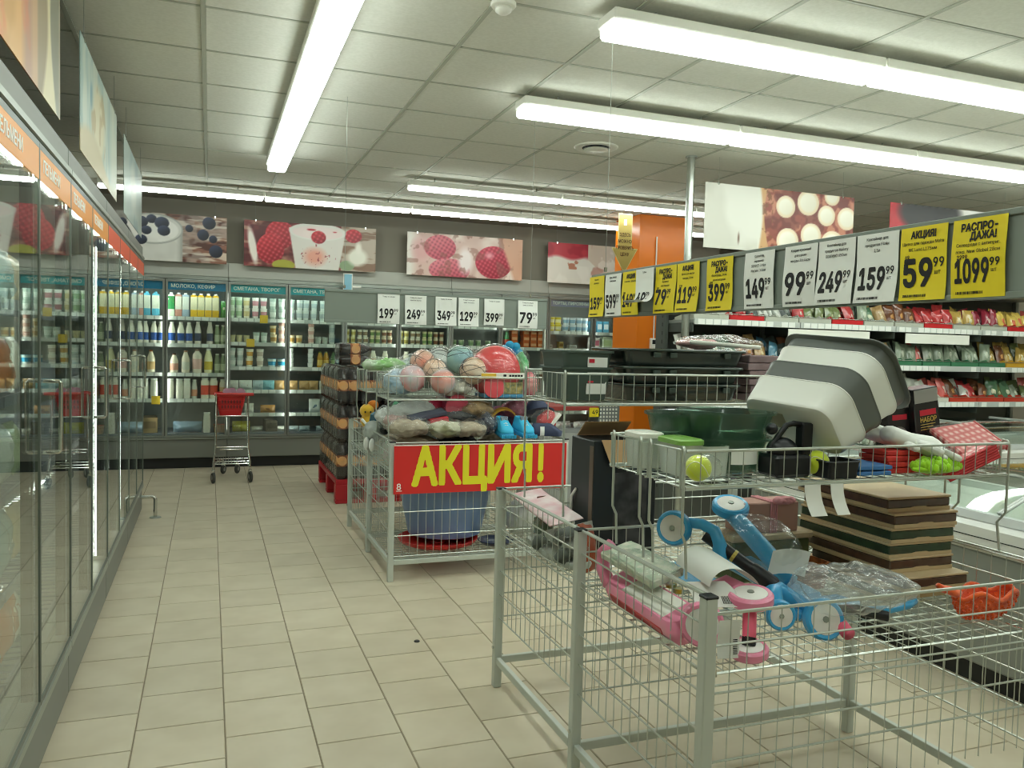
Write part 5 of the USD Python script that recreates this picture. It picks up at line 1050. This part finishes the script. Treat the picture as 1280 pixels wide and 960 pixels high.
t = thing('child_shoe', 'navy and white child shoe with a white tag at the right end above the banner', 'shoe'); part(t, 'body', moved(loft([(rpoly(.07, .2, .03, 6), 0), (rpoly(.085, .21, .038, 6), .03), (rpoly(.06, .12, .025, 6, (0, .03)), .08)], True, True), (2.085, 4.92, .855), (0, 0, 70)), mat('navy_cloth', '#3c4560', .7), 40); part(t, 'tag', sheet(lambda a, b: (2.02+.03*a, 4.87-.004*math.sin(b*3), .86+.06*b), 2, 4), PAPER)
t = thing('cap', 'navy cap standing up behind the red and white toy', 'cap'); part(t, 'crown', moved(lathe([(.075, 0), (.078, .03), (.06, .06), (0, .075)], 20), (2.10, 5.13, 1.0), (-20, 0, 0)), mat('navy_cloth', '#3c4560', .7), True); part(t, 'peak', moved(lathe([(.0, -.004), (.105, -.008), (.105, -.004), (0, .002)], 20), (2.10, 5.09, 1.0), (-24, 0, 0)), mat('navy_cloth', '#3c4560', .7))
def heap(name, label, cat, c, r, m, seed, film=True, amp=.03):
    t = thing(name, label, cat); part(t, 'cloth', ell(c, r, seed, amp*.9, 13, 4, .9), m, True)
    if film: part(t, 'film', ell(np.array(c)+[0, -.005, .006], np.array(r)*1.14, seed+50, amp, 13, 4, .9), FILM, True)
BEI = mat('cloth_beige', '#b9ab94', .85, noise=(14., '#a49681', 3.)); OLV = mat('cloth_olive', '#77795a', .85, noise=(16., '#5c5f45', 3.)); CHA = mat('cloth_charcoal', '#3c3f42', .7, noise=(16., '#2a2c30', 3.))
heap('clothing_pack', 'bagged beige garment at the left front above the banner', 'clothing', (1.17, 4.97, .91), (.13, .12, .055), BEI, 61)
heap('clothing_pack', 'bagged pale garment with olive folds in the middle above the banner', 'clothing', (1.40, 4.95, .905), (.13, .10, .055), mat('cloth_pale', '#c6c3ad', .8, noise=(12., '#8d8e68', 2.)), 62)
heap('clothing_pack', 'bagged greyish beige garment beside the dark shoes above the banner', 'clothing', (1.57, 4.95, .90), (.11, .09, .05), BEI, 63)
heap('shoe_pack', 'black and navy shoes in clear film left of the blue sneakers', 'shoes', (1.69, 4.98, .925), (.065, .10, .065), mat('shoe_navy', '#1f2a3c', .3, coat=.4), 64)
heap('shoe_pack', 'dark grey slippers in clear film in the middle of the heap', 'slippers', (1.52, 5.12, .97), (.15, .09, .05), CHA, 65)
heap('clothing_pack', 'bagged olive garment behind the pale one', 'clothing', (1.37, 5.12, .955), (.12, .08, .045), OLV, 66)
heap('plush_toy', 'brown plush toy behind the dark slippers', 'plush toy', (1.70, 5.27, 1.0), (.13, .08, .065), mat('plush_brown', '#8a6a48', .95, noise=(20., '#c0a27c', 3.), sheen=.5, bump=(120., .6)), 67, False)
heap('clothing_pack', 'white crinkled bag at the left of the heap', 'bag', (1.25, 5.20, 1.0), (.16, .09, .075), mat('crinkle_white', '#cfd3d0', .35, bump=(30., .8)), 68)
heap('clothing_pack', 'dusty pink garment in film at the far left of the heap', 'clothing', (1.14, 5.16, .93), (.09, .10, .05), mat('cloth_dusty', '#b89a94', .8), 69)
t = thing('navy_band', 'folded navy fabric strip with a red corner in the heap', 'cloth'); part(t, 'strip', moved(crumple(cb(-.12, .12, -.05, .05, -.014, .014, .004).subdivide_to_size(.03), .006, 14, 4), (1.30, 5.02, .985), (10, -12, 4)), mat('cloth_slate', '#4a4f5e', .8), 40); part(t, 'red_corner', moved(crumple(cb(-.06, .06, -.05, .05, -.02, .02, .004).subdivide_to_size(.03), .008, 14, 5), (1.36, 4.98, .955), (0, -10, 0)), mat('cloth_crimson', '#b83038', .8), 40)
t = thing('toy_drum', 'round red toy drum facing the viewer in the heap', 'toy drum'); part(t, 'shell', moved(lathe([(0, -.06), (.08, -.06), (.08, .06)], 28), (1.515, 5.16, 1.03), (90, 0, 8)), mat('drum_magenta', '#b03050', .4), 40); part(t, 'skin', moved(lathe([(.082, .055), (.084, .064), (.076, .068), (0, .066)], 28), (1.515, 5.16, 1.03), (90, 0, 8)), mat('drum_red', '#c8485a', .5), 40)
heap('toy_pack', 'magenta plush toy left of the red drum', 'plush toy', (1.41, 5.22, 1.04), (.06, .06, .05), mat('plush_magenta', '#c02a4c', .9), 71, False, .01)
# things hanging over the left corner of the two tables
t = thing('plush_toy', 'yellow plush duck with an orange ear on the left rim of the tables', 'plush toy'); YP = mat('plush_yellow', '#e3b432', .95, sheen=.4); part(t, 'head', ell((1.045, 5.72, .955), (.05, .05, .048), 2, .004, 20), YP, True); part(t, 'ear', ell((1.09, 5.73, .995), (.04, .03, .033), 3, .004, 20), mat('plush_orange', '#dc8230', .95), True)
for x in (1.025, 1.062): part(t, 'eye', ell((x, 5.674, .95), (.006, .005, .007), 1, 0, 9, 2, 0), BLACK, True)
part(t, 'body', ell((1.06, 5.73, .885), (.055, .055, .06), 4, .006, 18), YP, True)
t = thing('toy_pack', 'teal and blue toy car in film beside the yellow duck', 'toy'); part(t, 'body', moved(loft([(rpoly(.07, .12, .02, 5), 0), (rpoly(.08, .13, .025, 5), .05), (rpoly(.05, .07, .02, 5), .10)], True, True), (1.11, 5.58, .86), (0, -24, 20)), mat('toy_teal', '#1f5c74', .4), 40); part(t, 'blue_band', ell((1.135, 5.57, .945), (.045, .04, .02), 3, .003, 20), mat('toy_blue', '#3456a8', .5), True)
t = thing('toy_pack', 'green folded pouch behind the teal toy', 'pouch'); part(t, 'body', moved(crumple(cb(-.07, .07, -.05, .05, -.05, .05, .01).subdivide_to_size(.03), .01, 10, 7), (1.23, 5.45, .965), (0, 30, 0)), mat('pouch_green', '#2f9a68', .6), 40); part(t, 'film', ell((1.24, 5.44, .965), (.1, .07, .075), 9, .014, 12), FILM, True)
t = thing('white_strap', 'white curved plastic strap over the left corner', 'strap'); part(t, 'strap', tube([(1.0, 5.66, .90), (1.02, 5.63, .875), (1.06, 5.60, .855), (1.10, 5.57, .85)], .010, 8), WHITEP, True)
heap('plush_toy', 'grey and white plush toy hanging over the left wires', 'plush toy', (1.045, 5.48, .83), (.07, .08, .075), mat('plush_greywhite', '#b5bbb4', .95, noise=(9., '#8d948e', 2.)), 73, False, .012)
for k, x in enumerate((.992, 1.01)): part('/World/plush_toy_002' if stage.GetPrimAtPath('/World/plush_toy_002') else t, 'paw', ell((x, 5.43-.1*k, .76), (.02, .022, .045), 5+k, .003, 20), mat('plush_white', '#dadcd6', .95), True)
t = thing('toy_ball', 'small black knobbed ball on the left corner', 'ball'); part(t, 'ball', ell((1.105, 5.38, .855), (.033, .033, .033), 1, .006, 60, 3), BLACK, True)
heap('clothing_pack', 'grey bagged garment behind the black knobbed ball', 'clothing', (1.17, 5.40, .88), (.09, .08, .05), mat('cloth_grey', '#6f746c', .8), 74)
heap('toy_pack', 'pink and clear bagged toys seen through the left wires of the table', 'toys', (1.10, 5.12, .745), (.06, .2, .075), mat('toy_mixed', '#c98fa0', .5, noise=(12., '#8fa88c', 2.)), 75)
# upper wire basket: bagged balls
def net(p, c, r, m, seed):
    rg = random.Random(seed)
    for k in range(7):
        a = np.array([rg.gauss(0, 1) for _ in range(3)]); a /= np.linalg.norm(a); u, w, _ = basis(a); h = rg.uniform(-.5, .5); q = math.sqrt(1-h*h)
        part(p, 'net_cord', tube([np.array(c)+r*1.01*(a*h+q*(u*math.cos(s)+w*math.sin(s))) for s in np.linspace(0, 2*math.pi, 26, False)], .0016, 4, True), m, True)
NETB = mat('net_dark', '#2c3038', .7)
for i, (c, r, c1, c2, ds, nt) in enumerate((((1.315, 5.22, 1.315), .085, '#e0836a', '#e9c3ae', 'salmon pink ball', True), ((1.44, 5.26, 1.325), .09, '#dfe0da', '#b9c4c6', 'white and grey ball', True), ((1.37, 5.10, 1.265), .08, '#dfb79a', '#cfd6d6', 'peach and pale ball', True), ((1.565, 5.20, 1.335), .10, '#7fa9b0', '#a8c9b4', 'teal and green ball', True), ((1.62, 5.08, 1.27), .09, '#c99a74', '#e3d6c4', 'tan patterned ball', True), ((1.22, 5.10, 1.215), .085, '#c3d0d8', '#e27a72', 'pale blue ball with red prints', False), ((1.40, 5.02, 1.20), .08, '#c3d4de', '#d98f80', 'pale blue ball with coral prints', False))):
    t = thing('play_ball', f'{ds} bagged in the upper basket above the banner', 'ball'); part(t, 'ball', ell(c, (r, r, r), i, .004, 9, 4, 0), mat(f'ball_{i}', c1, .35, noise=(7., c2, 2.), coat=.3), True)
    if nt: net(t, c, r, NETB, i)
    part(t, 'film', ell(c, (r*1.14, r*1.1, r*1.1), i+80, .02, 10), FILM, True)
t = thing('ball_gift_pack', 'large red and white ball in a boxed gift pack with a printed strip', 'ball pack')
part(t, 'ball', ell((1.79, 5.13, 1.265), (.175, .125, .175), 1, 0, 9, 4, 0), mat('ball_red', '#d01522', .25, noise=(4., '#d6605c', 1.), coat=.4), True)
part(t, 'front_strip', cb(1.645, 1.955, 4.99, 5.0, 1.222, 1.262, .002), mat('strip_white', '#dcd9cc', .4)); part(t, 'yellow_print', bx(1.648, 1.75, 4.9885, 4.99, 1.226, 1.258), mat('strip_yellow', '#d8b03c', .4))
part(t, 'black_mark', cat_([bx(1.80+.0, 1.82, 4.9885, 4.99, 1.236, 1.252)]+[bx(1.84+.02*k, 1.855+.02*k, 4.9885, 4.99, 1.234+.004*(k % 2), 1.25) for k in range(5)]), INK)
part(t, 'red_disc', moved(lathe([(0, 0), (.07, 0), (.07, .004), (0, .006)], 24), (1.74, 5.0, 1.165), (75, -25, 0)), mat('disc_red', '#c8303a', .4), 40); part(t, 'blue_base', cb(1.68, 1.95, 5.0, 5.22, 1.098, 1.122, .004), mat('base_blue', '#4f8fb4', .4)); part(t, 'tray_print', bx(1.80, 1.94, 5.0, 5.004, 1.125, 1.20), mat('tray_print', '#5d6a4e', .5, noise=(40., '#b3a060', 3.)))
part(t, 'film_dome', ell((1.79, 5.14, 1.26), (.20, .145, .19), 5, .012, 8), FILM, True)
t = thing('flower_toy', 'bright blue flower toy behind the red ball pack', 'toy'); FB = mat('flower_blue', '#2fa5d2', .6)
for k in range(7): part(t, 'petal', ell((1.965+.055*math.cos(k*.9), 5.30, 1.395+.05*math.sin(k*.9)), (.032, .02, .03), k, .004, 30), FB, True)
part(t, 'centre', ell((1.965, 5.28, 1.395), (.026, .02, .026), 3, 0, 9, 3, 0), mat('flower_navy', '#1f5f9c', .6), True)
heap('toy_pack', 'green crinkled bag right of the red ball pack', 'bag', (2.02, 5.25, 1.27), (.05, .08, .13), mat('bag_green', '#3fae62', .5, noise=(14., '#9fd4a8', 2.)), 91, True, .02)
heap('toy_pack', 'pink and red bagged toy at the right end of the upper basket', 'toy', (2.02, 5.08, 1.18), (.055, .09, .085), mat('bag_rose', '#d3606e', .5, noise=(14., '#e6b0aa', 2.)), 92, True, .02)
heap('plastic_bag', 'white and green bag on the furthest upper basket', 'bag', (1.20, 5.88, 1.275), (.16, .12, .05), mat('bag_lime', '#c8d6c0', .4, noise=(7., '#7fc45a', 2.)), 93, True, .03)
heap('plastic_bag', 'cloudy bag of pale toys on the furthest upper basket', 'bag', (1.45, 5.9, 1.25), (.16, .14, .10), mat('bag_cloud', '#c3cbc9', .4, noise=(7., '#9fb4b8', 2.)), 94, True, .03)
heap('plastic_bag', 'grey bag of soft goods on the furthest upper basket', 'bag', (1.80, 5.9, 1.27), (.2, .15, .12), mat('bag_grey', '#b3b0a8', .5, noise=(7., '#8f8f8c', 2.)), 95, True, .03)
for k, (x, m) in enumerate(((1.22, BEI), (1.50, CHA), (1.80, OLV))): heap('clothing_pack', f'{("left", "middle", "right")[k]} bagged garment on the rear table behind the heap', 'clothing', (x, 5.95, .76), (.15, .2, .12), m, 97+k)
for k, (x, y, m) in enumerate(((1.25, 5.1, BEI), (1.55, 5.15, CHA), (1.85, 5.15, BEI))): heap('clothing_pack', f'{("left", "middle", "right")[k]} bagged garment underneath the heap on the front table', 'clothing', (x, y, .765), (.15, .17, .09), m, 101+k, False)

heap('plastic_bag', 'cloudy white bag with pale blue prints at the left of the upper basket', 'bag', (1.17, 5.20, 1.19), (.12, .12, .085), mat('bag_bluewhite', '#c9d3d8', .35, noise=(9., '#8fb0c8', 2.)), 111, True, .03)
heap('plastic_bag', 'white crinkled bag low in the middle of the upper basket', 'bag', (1.50, 5.14, 1.155), (.12, .12, .055), mat('bag_ivory', '#d6d3c8', .35, noise=(12., '#b0a898', 2.)), 112, True, .03)
heap('clothing_pack', 'pale grey garment in film under the upper basket on the left', 'clothing', (1.38, 5.30, 1.00), (.16, .09, .07), mat('cloth_palegrey', '#c0c2be', .7), 113, True, .03)
heap('clothing_pack', 'tan knitted garment in film above the dark shoes', 'clothing', (1.66, 5.10, 1.015), (.10, .08, .045), mat('cloth_tan', '#b39468', .85, noise=(20., '#8e7048', 3.)), 114, True, .03)
heap('clothing_pack', 'rose pink garment in film behind the quilted hat', 'clothing', (1.99, 5.22, 1.0), (.11, .09, .07), mat('cloth_rose', '#c8788a', .8, noise=(18., '#a85068', 3.)), 115, True, .03)
heap('plastic_bag', 'crinkled white bag between the left rim and the beige garment', 'bag', (1.11, 5.32, .95), (.08, .10, .06), mat('crinkle_white', '#cfd3d0', .35, bump=(30., .8)), 116, True, .02)
# ------------------------------------------------------------------ bottled drinks on a red pallet
AMB = mat('bottle_dark', '#1c0f08', .12, coat=.6); LBR = mat('bottle_label', '#b0683a', .45, noise=(9., '#8a4a24', 2.)); LCIRC = mat('label_circle', '#dca468', .45)
SHRINK = pane('shrink_film', (.97, .97, .96), 1.25, .09, (16., .8), .04, (.75, .78, .76))
def drink_pack(p):
    for i in range(2):
        for j in range(3):
            o = (-.0485+.097*i, -.097+.097*j, 0)
            bt = part(p, 'bottle', lathe([(0, 0), (.043, 0), (.0475, .01), (.0475, .085), (.0455, .1), (.0475, .115), (.0475, .21), (.040, .25), (.022, .29), (.014, .305), (.014, .318)], 14).apply_translation(o), AMB, 40)
            part(bt, 'label', lathe([(.0483, .112), (.0483, .212)], 14).apply_translation(o), LBR, True)
            part(bt, 'cap', lathe([(.0155, .305), (.0155, .326), (0, .327)], 10).apply_translation(o), mat('cap_brown', '#3a2a20', .4), 40)
            for d in ((-1, 0), (0, -1)):
                part(bt, 'label_disc', align(lathe([(0, .001), (.042, .0), (.042, -.02)], 16), (*d, 0), (o[0]+d[0]*.0495, o[1]+d[1]*.0495, .162)), LCIRC)
    part(p, 'shrink_wrap', crumple(cb(-.1, .1, -.149, .149, .001, .322, .03).subdivide_to_size(.035), .006, 16, 4, .5), SHRINK, True)
pl = thing('pallet', 'red plastic pallet under the stack of dark bottles', 'pallet', (1.05, 7.20, 0)); PR = mat('pallet_red', '#b5222c', .4)
part(pl, 'deck', cb(0, .62, 0, 1.22, .17, .215, .006), PR)
for y in (0, .56, 1.12): part(pl, 'runner', cb(0, .62, y, y+.1, 0.0, .035, .006), PR); [part(pl, 'block', cb(x, x+.12, y, y+.1, .035, .17, .006), PR) for x in (0, .25, .50)]
for l in range(3):
    for i in range(3):
        for j in range(4):
            place('drink', drink_pack, 'drink_pack', f'shrink-wrapped six-pack of dark bottles, {("bottom", "middle", "top")[l]} layer, {ORD[j]} row back, {("left", "middle", "right")[i]} in its row', 'bottles', 'six-packs on the red pallet', (1.155+.204*i, 7.355+.3*j, .2165+.335*l), (0, 0, 0))
place('drink', drink_pack, 'drink_pack', 'six-pack of dark bottles lying on its side on top of the stack', 'bottles', None, (1.08, 7.45, 1.222+.102), (0, 90, 0), (1, 1, .9))

# ------------------------------------------------------------------ small shopping trolley
tr = thing('shopping_trolley', 'small chrome trolley with a red basket in front of the dairy cabinets', 'shopping trolley', (.215, 8.5, 0))
for s in (-1, 1):
    part(tr, 'side_frame', tube([(s*.175, 0, .115), (s*.175, .0, .16), (s*.172, .01, .20), (s*.155, .03, .34), (s*.15, .04, .60), (s*.15, .03, .84), (s*.15, .0, .875), (s*.15, -.03, .885)], .0105, 8), CHROME, True)
    part(tr, 'base_tube', tube([(s*.175, .0, .15), (s*.155, .15, .17), (s*.10, .52, .165), (s*.07, .58, .15)], .0095, 8), CHROME, True)
    for x, y, r in ((s*.175, -.01, .058), (s*.07, .58, .05)):
        w = part(tr, 'wheel', align(lathe([(r*.4, -.012), (r*.9, -.012), (r, -.006), (r, .006), (r*.9, .012), (r*.4, .012), (0, .009)], 24), (1, .25 if r > .052 else -.5, 0), (x, y, r)), mat('rubber_grey', '#3f423f', .6), 40)
        part(w, 'hub', align(lathe([(0, -.014), (r*.42, -.013), (r*.42, .013), (0, .014)], 16), (1, .25 if r > .052 else -.5, 0), (x, y, r)), mat('hub_grey', '#8d908a', .4)); part(tr, 'fork', cb(x-.017, x+.017, y-.014, y+.014, r*1.75, r*1.75+.03, .004), CHROME)
        for q in (-.018, .018): part(tr, 'fork_plate', bx(x+q-.0015, x+q+.0015, y-.010, y+.010, r*.9, r*1.75+.01), CHROME)
for y, z, w in ((.03, .355, .155), (.035, .665, .15), (.25, .30, .11)): part(tr, 'cross_bar', rod((-w, y, z), (w, y, z), .007, 8), CHROME, True)
part(tr, 'low_rack', cat_([rod((-.15+.03*i, .02, .19), (-.12+.024*i, .5, .185), .0035, 5) for i in range(11)]+[rod((-.17, y, .185), (.17, y, .185), .005, 6) for y in (.03, .2, .4)]), CHROME, kind='stuff')
part(tr, 'handle', tube([(-.15, -.03, .885), (.20, -.03, .885)], .016, 10), mat('handle_red', '#c0302c', .4), True)
for s in (-1, 1): part(tr, 'basket_rail', tube([(s*.15, .03, .84), (s*.145, .42, .84), (s*.12, .45, .84)], .006, 6), CHROME, True)
bk = thing('shopping_basket', 'red plastic basket held in the chrome trolley', 'basket', (.20, 8.53, .655)); RB = mat('basket_red', '#d0272a', .35)
R = lambda w, h, r, z: (rpoly(w, h, r, 5, (0, .2)), z)
part(bk, 'shell', loft([R(.20, .30, .03, 0), R(.285, .39, .035, .205), R(.305, .41, .04, .207), R(.305, .41, .04, .222), R(.278, .382, .035, .218), R(.19, .29, .03, .006)]), RB, 40)
for k in range(3): part(bk, 'rib', tube([(*q, .06+.05*k) for q in rpoly(.227+.021*k, .327+.021*k, .03, 5, (0, .2))], .0035, 5, True), RB, True)
part(bk, 'slots', cat_([bx(-.085+.028*i, -.073+.028*i, .013-.012*j, .016-.012*j, .085+.05*j, .115+.05*j) for i in range(7) for j in range(2)]), mat('slot_dark', '#6d1416', .6), kind='stuff')
part(bk, 'carry_handle', tube([(-.14, .2, .215), (-.12, .2, .235), (.12, .2, .235), (.14, .2, .215)], .006, 6), RB, True)
for k, (x, y, a) in enumerate(((-.05, .1, 20), (.02, .16, -10), (.09, .12, 5))):
    place('mauvetub', g_cup('#c9a7ae', '#9a6f80', .042, .06, '#e6d6d8'), 'dessert_tub', f'mauve and white tub in the trolley basket, {ORD[k]} from the left', 'tub', 'tubs in the trolley basket', (.20+x, 8.53+y, .872), (62, 0, a))

# ------------------------------------------------------------------ packet shelves and chest freezers on the right
RX0, RX1, RY = 3.53, 7.6, 5.45
rk = thing('shelf_rack', 'long grey shelf rack of bright packets on the right', 'shelves', (RX0, RY, 0)); W = RX1-RX0
RGREY = mat('rack_grey', '#8f948e', .45, .2); RDK = mat('rack_dark', '#4d534d', .5)
part(rk, 'back_panel', bx(0, W, .50, .52, 0, 2.0), mat('rack_back', '#5d5f58', .6)); part(rk, 'top_panel', cb(0, W, .02, .5, 2.0, 2.03, .004), RGREY)
part(rk, 'end_frame', cb(-.045, -.005, .36, .50, 0, 1.86, .004), RDK)
for k in range(22): part(rk, 'slot', bx(-.0465, -.0455, .385, .40, .3+.07*k, .33+.07*k), BLACK)
for k in range(5): part(rk, 'upright', cb(k*W/4-.02 if k else 0, k*W/4+.02, .46, .499, 0, 2.0, .003), RGREY)
for z in (1.685, 1.35, 1.03):
    for k in range(4):
        a, b = k*W/4+.004, (k+1)*W/4-.004
        part(rk, 'shelf', cb(a, b, .01, .495, z-.03, z-.002, .003), RGREY); part(rk, 'price_rail', cb(a, b, -.004, .009, z-.042, z+.006, .002), STRIP)
        tg, x = [], a+.03
        while x < b-.08:
            if NR.rand() < .85: tg.append(bx(x, x+.062, -.0065, -.004, z-.039, z+.002))
            x += .072
        part(rk, 'price_tag', cat_(tg), PAPER, kind='stuff')
        part(rk, 'guard_wire', rod((a, .012, z+.05), (b, .012, z+.05), .003, 5), CHROME, True)
        part(rk, 'bracket', bx(a+.0, a+.006, .02, .49, z-.10, z-.03), RDK)
for x0, x1 in ((.9, 1.75), (2.15, 2.9)): part(rk, 'white_header_card', bx(x0, x1, .0, .004, 1.55, 1.635), WHITEP)
PC = {'grey': ('#c0c3b8', '#8d948a'), 'red': ('#b5393a', '#dccabc'), 'dark': ('#3f4844', '#7d867d'), 'olive': ('#6d7a4c', '#c3c8a0'), 'green': ('#55785a', '#d3d6b8'), 'tan': ('#a98a5c', '#d8c8a0'), 'brown': ('#6b4026', '#c08a50'), 'gold': ('#b89a50', '#e0d6b0'), 'wine': ('#8e2a3a', '#d3b0a8'), 'yellow': ('#d3b65a', '#cf6a48'), 'sage': ('#8f9c86', '#c9d0bc'), 'rose': ('#d86a62', '#ead9cc'), 'white': ('#d9dad0', '#a05048'), 'blue': ('#4f7f94', '#c0d0d4')}
SEQ = {1.685: 'grey grey grey grey red dark grey grey dark red olive olive olive olive red sage green tan brown brown brown red red red red gold gold wine wine wine yellow yellow yellow yellow rose yellow',
       1.35: 'white grey green green brown brown tan blue dark brown tan gold olive rose rose rose sage green tan sage sage rose sage sage sage sage sage sage sage gold brown gold gold olive gold tan',
       1.03: 'brown tan green olive brown tan dark brown green olive brown red brown brown tan white sage white brown brown grey white white rose rose brown white red brown green olive green sage olive rose red'}
TRC = {1.685: 'grey', 1.35: 'green', 1.03: 'red'}
for z, nm in ((1.685, 'upper'), (1.35, 'middle'), (1.03, 'lower')):
    cs = SEQ[z].split(); st = W/len(cs); cnt = {}
    for i, c in enumerate(cs):
        cnt[c] = cnt.get(c, 0)+1
        for row_ in range(2):
            n = f'{ORD[cnt[c]-1] if cnt[c] <= 12 else "last"} {c} packet along the {nm} shelf of the rack, {("front", "behind")[row_]}'
            place('pk'+c, g_pack(PC[c][0], PC[c][1], .112, .15, .05, sum(map(ord, c))), 'food_packet', n, 'packet', f'{c} packets on the {nm} shelf of the rack', (RX0+st*(i+.5)+RNG.uniform(-.008, .008), RY+.065+.11*row_, z+.006+.03*row_), (-16+RNG.uniform(-10, 6), RNG.uniform(-17, 17), RNG.uniform(-16, 16)), (RNG.uniform(.92, 1.04), 1.15, RNG.uniform(1.15, 1.5)))
    for i in range(0, len(cs)-2, 3):
        cc = {1.685: ('#b9bcae', '#c8282c')[(i//3) % 3 == 1], 1.35: ('#3f7a58', '#b9bcae', '#d0a030')[0 if 15 <= i < 30 else (1 if i < 15 else 2)], 1.03: ('#c8402c', '#d8d4c8')[(i//3) % 4 == 3]}[z]
        key = 'dt'+cc
        def dtray(p, cc=cc):
            part(p, 'front_lip', cb(0, st*3-.012, 0, .004, 0, .045, .001), col(cc)); part(p, 'bottom', bx(0, st*3-.012, .004, .3, 0, .003), col(cc))
            for x in (0, st, 2*st): part(p, 'divider', prism([(0, 0), (.28, 0), (.28, .02), (.03, .07), (0, .045)], .003, 'y').apply_transform(trimesh.transformations.rotation_matrix(math.pi/2, (0, 0, 1))).apply_translation((x+.003, 0, 0)), col(cc))
        place(key+str(z), dtray, 'display_tray', f'{ORD[i//3]} cardboard display tray from left on the {nm} packet shelf', 'tray', f'display trays on the {nm} shelf of the rack', (RX0+st*i+.006, RY+.018, z-.0015))
def chest(p, L, D, H, seg=None):
    """chest freezer, length along local x, front at local y = 0"""
    WB2 = mat('freezer_white', '#d6d8d2', .3, coat=.3); GB = mat('freezer_grey', '#8a8f88', .4)
    part(p, 'kick_plate', bx(.02, L-.02, .06, D-.06, 0, .10), KICK); part(p, 'body', cb(0, L, .01, D-.01, .10, .60, .01), GB)
    part(p, 'bumper', cb(-.005, L+.005, -.02, D+.02, .60, .735, .025), WB2); part(p, 'seam', bx(.0, L, -.0215, -.02, .665, .669), DARKGASKET)
    fr = loft([(rpoly(L, D, .04, 4, (L/2, D/2)), .735), (rpoly(L-.02, D-.02, .04, 4, (L/2, D/2)), .77), (rpoly(L-.10, D-.10, .03, 4, (L/2, D/2)), .77), (rpoly(L-.10, D-.10, .03, 4, (L/2, D/2)), .40)], False, True)
    part(p, 'inner_tank', fr, mat('freezer_inner', '#c3c8c6', .4))
    n = max(1, int(round(L/.9)))
    for k in range(n):
        a, b = .03+k*(L-.06)/n, .03+(k+1)*(L-.06)/n
        f = lambda q: .775+.11*math.sin(math.pi*(.5 if q > .5 else q)) 
        gl = part(p, 'curved_lid', sheet(lambda u, v: (a+(b-a)*u, .03+(D-.06)*v, .776+.13*math.sin(min(v, .62)/.62*math.pi/2)), 2, 10, .004), GLASS, True)
        part(gl, 'lid_frame', cat_([tube([(x, .03+(D-.06)*v, .778+.13*math.sin(min(v, .62)/.62*math.pi/2)) for v in np.linspace(0, 1, 11)], .008, 6) for x in (a+.008, b-.008)]), mat('lid_frame', '#b9bdb8', .3, .4), True)
fz = thing('chest_freezer', 'white chest freezer with curved glass lids running beside the tables', 'chest freezer', (3.15, 4.15, 0), (0, 0, -90)); chest(fz, 3.3, .82, 0)
fz = thing('chest_freezer', 'second glass-topped chest freezer standing under the packet shelves', 'chest freezer', (4.05, 4.52, 0)); chest(fz, 3.4, .84, 0)
for k in range(12):
    q = k % 6; place(f'fzb{q}', g_pack(('#b9c9d4', '#d9cdb0', '#9fb89a', '#d6a48c', '#c3cdd0', '#b58f8a')[q], ('#5f86a8', '#a3763c', '#e6e6d0', '#b5402e', '#e9ecea', '#efe3d6')[q], .24, .17, .06, 40+q), 'frozen_food_bag', f'{ORD[k]} frozen bag from the viewer lying in the near chest freezer', 'packet', 'bags in the near chest freezer', (3.42+.25*(k % 2), 1.3+.22*k, .56), (86, 0, RNG.uniform(-20, 20)), (1, 1, 1))
# low promotion plinth behind the second table
pt = thing('sale_plinth', 'grey sale plinth with a red-edged shelf behind the second table', 'display stand', (2.62, 6.35, 0))
part(pt, 'base', cb(0, .72, 0, .5, 0, .74, .008), mat('plinth_grey', '#8f9290', .5)); part(pt, 'front_panel', cb(.04, .5, -.006, 0, .1, .70, .002), mat('plinth_light', '#a9aba6', .5))
part(pt, 'red_shelf', cb(-.03, .75, -.02, .5, .895, .93, .004), mat('shelf_red', '#9c3a34', .5)); part(pt, 'post', cat_([bx(x, x+.02, .44, .46, .74, 1.2) for x in (0, .7)]), STEEL); part(pt, 'yellow_price', bx(.46, .56, -.026, -.021, .84, .92), YELLOWP); tx = text('49', .035, .0004, True); tx.apply_translation((.485, -.0262, .865)); part(pt, 'lettering', tx, INK)
part(pt, 'perforated_basket', cat_([bx(.56+.03*i, .575+.03*i, -.03, -.026, .80+.032*j, .818+.032*j) for i in range(6) for j in range(7)]), WHITEP, kind='stuff'); part(pt, 'basket_back', bx(.55, .75, -.026, .15, .79, 1.02), mat('plinth_dark', '#7a7e7b', .5))
for k in range(8):
    place('sponge', g_pack('#d9d8d0', '#b9a9a0', .09, .06, .05, 33), 'sponge_pack', f'{ORD[k]} white sponge pack from the left on the grey sale plinth', 'sponge', 'sponge packs on the sale plinth', (2.68+.085*k, 6.38+.05*(k % 2), .742), (-15, 0, RNG.uniform(-30, 30)))
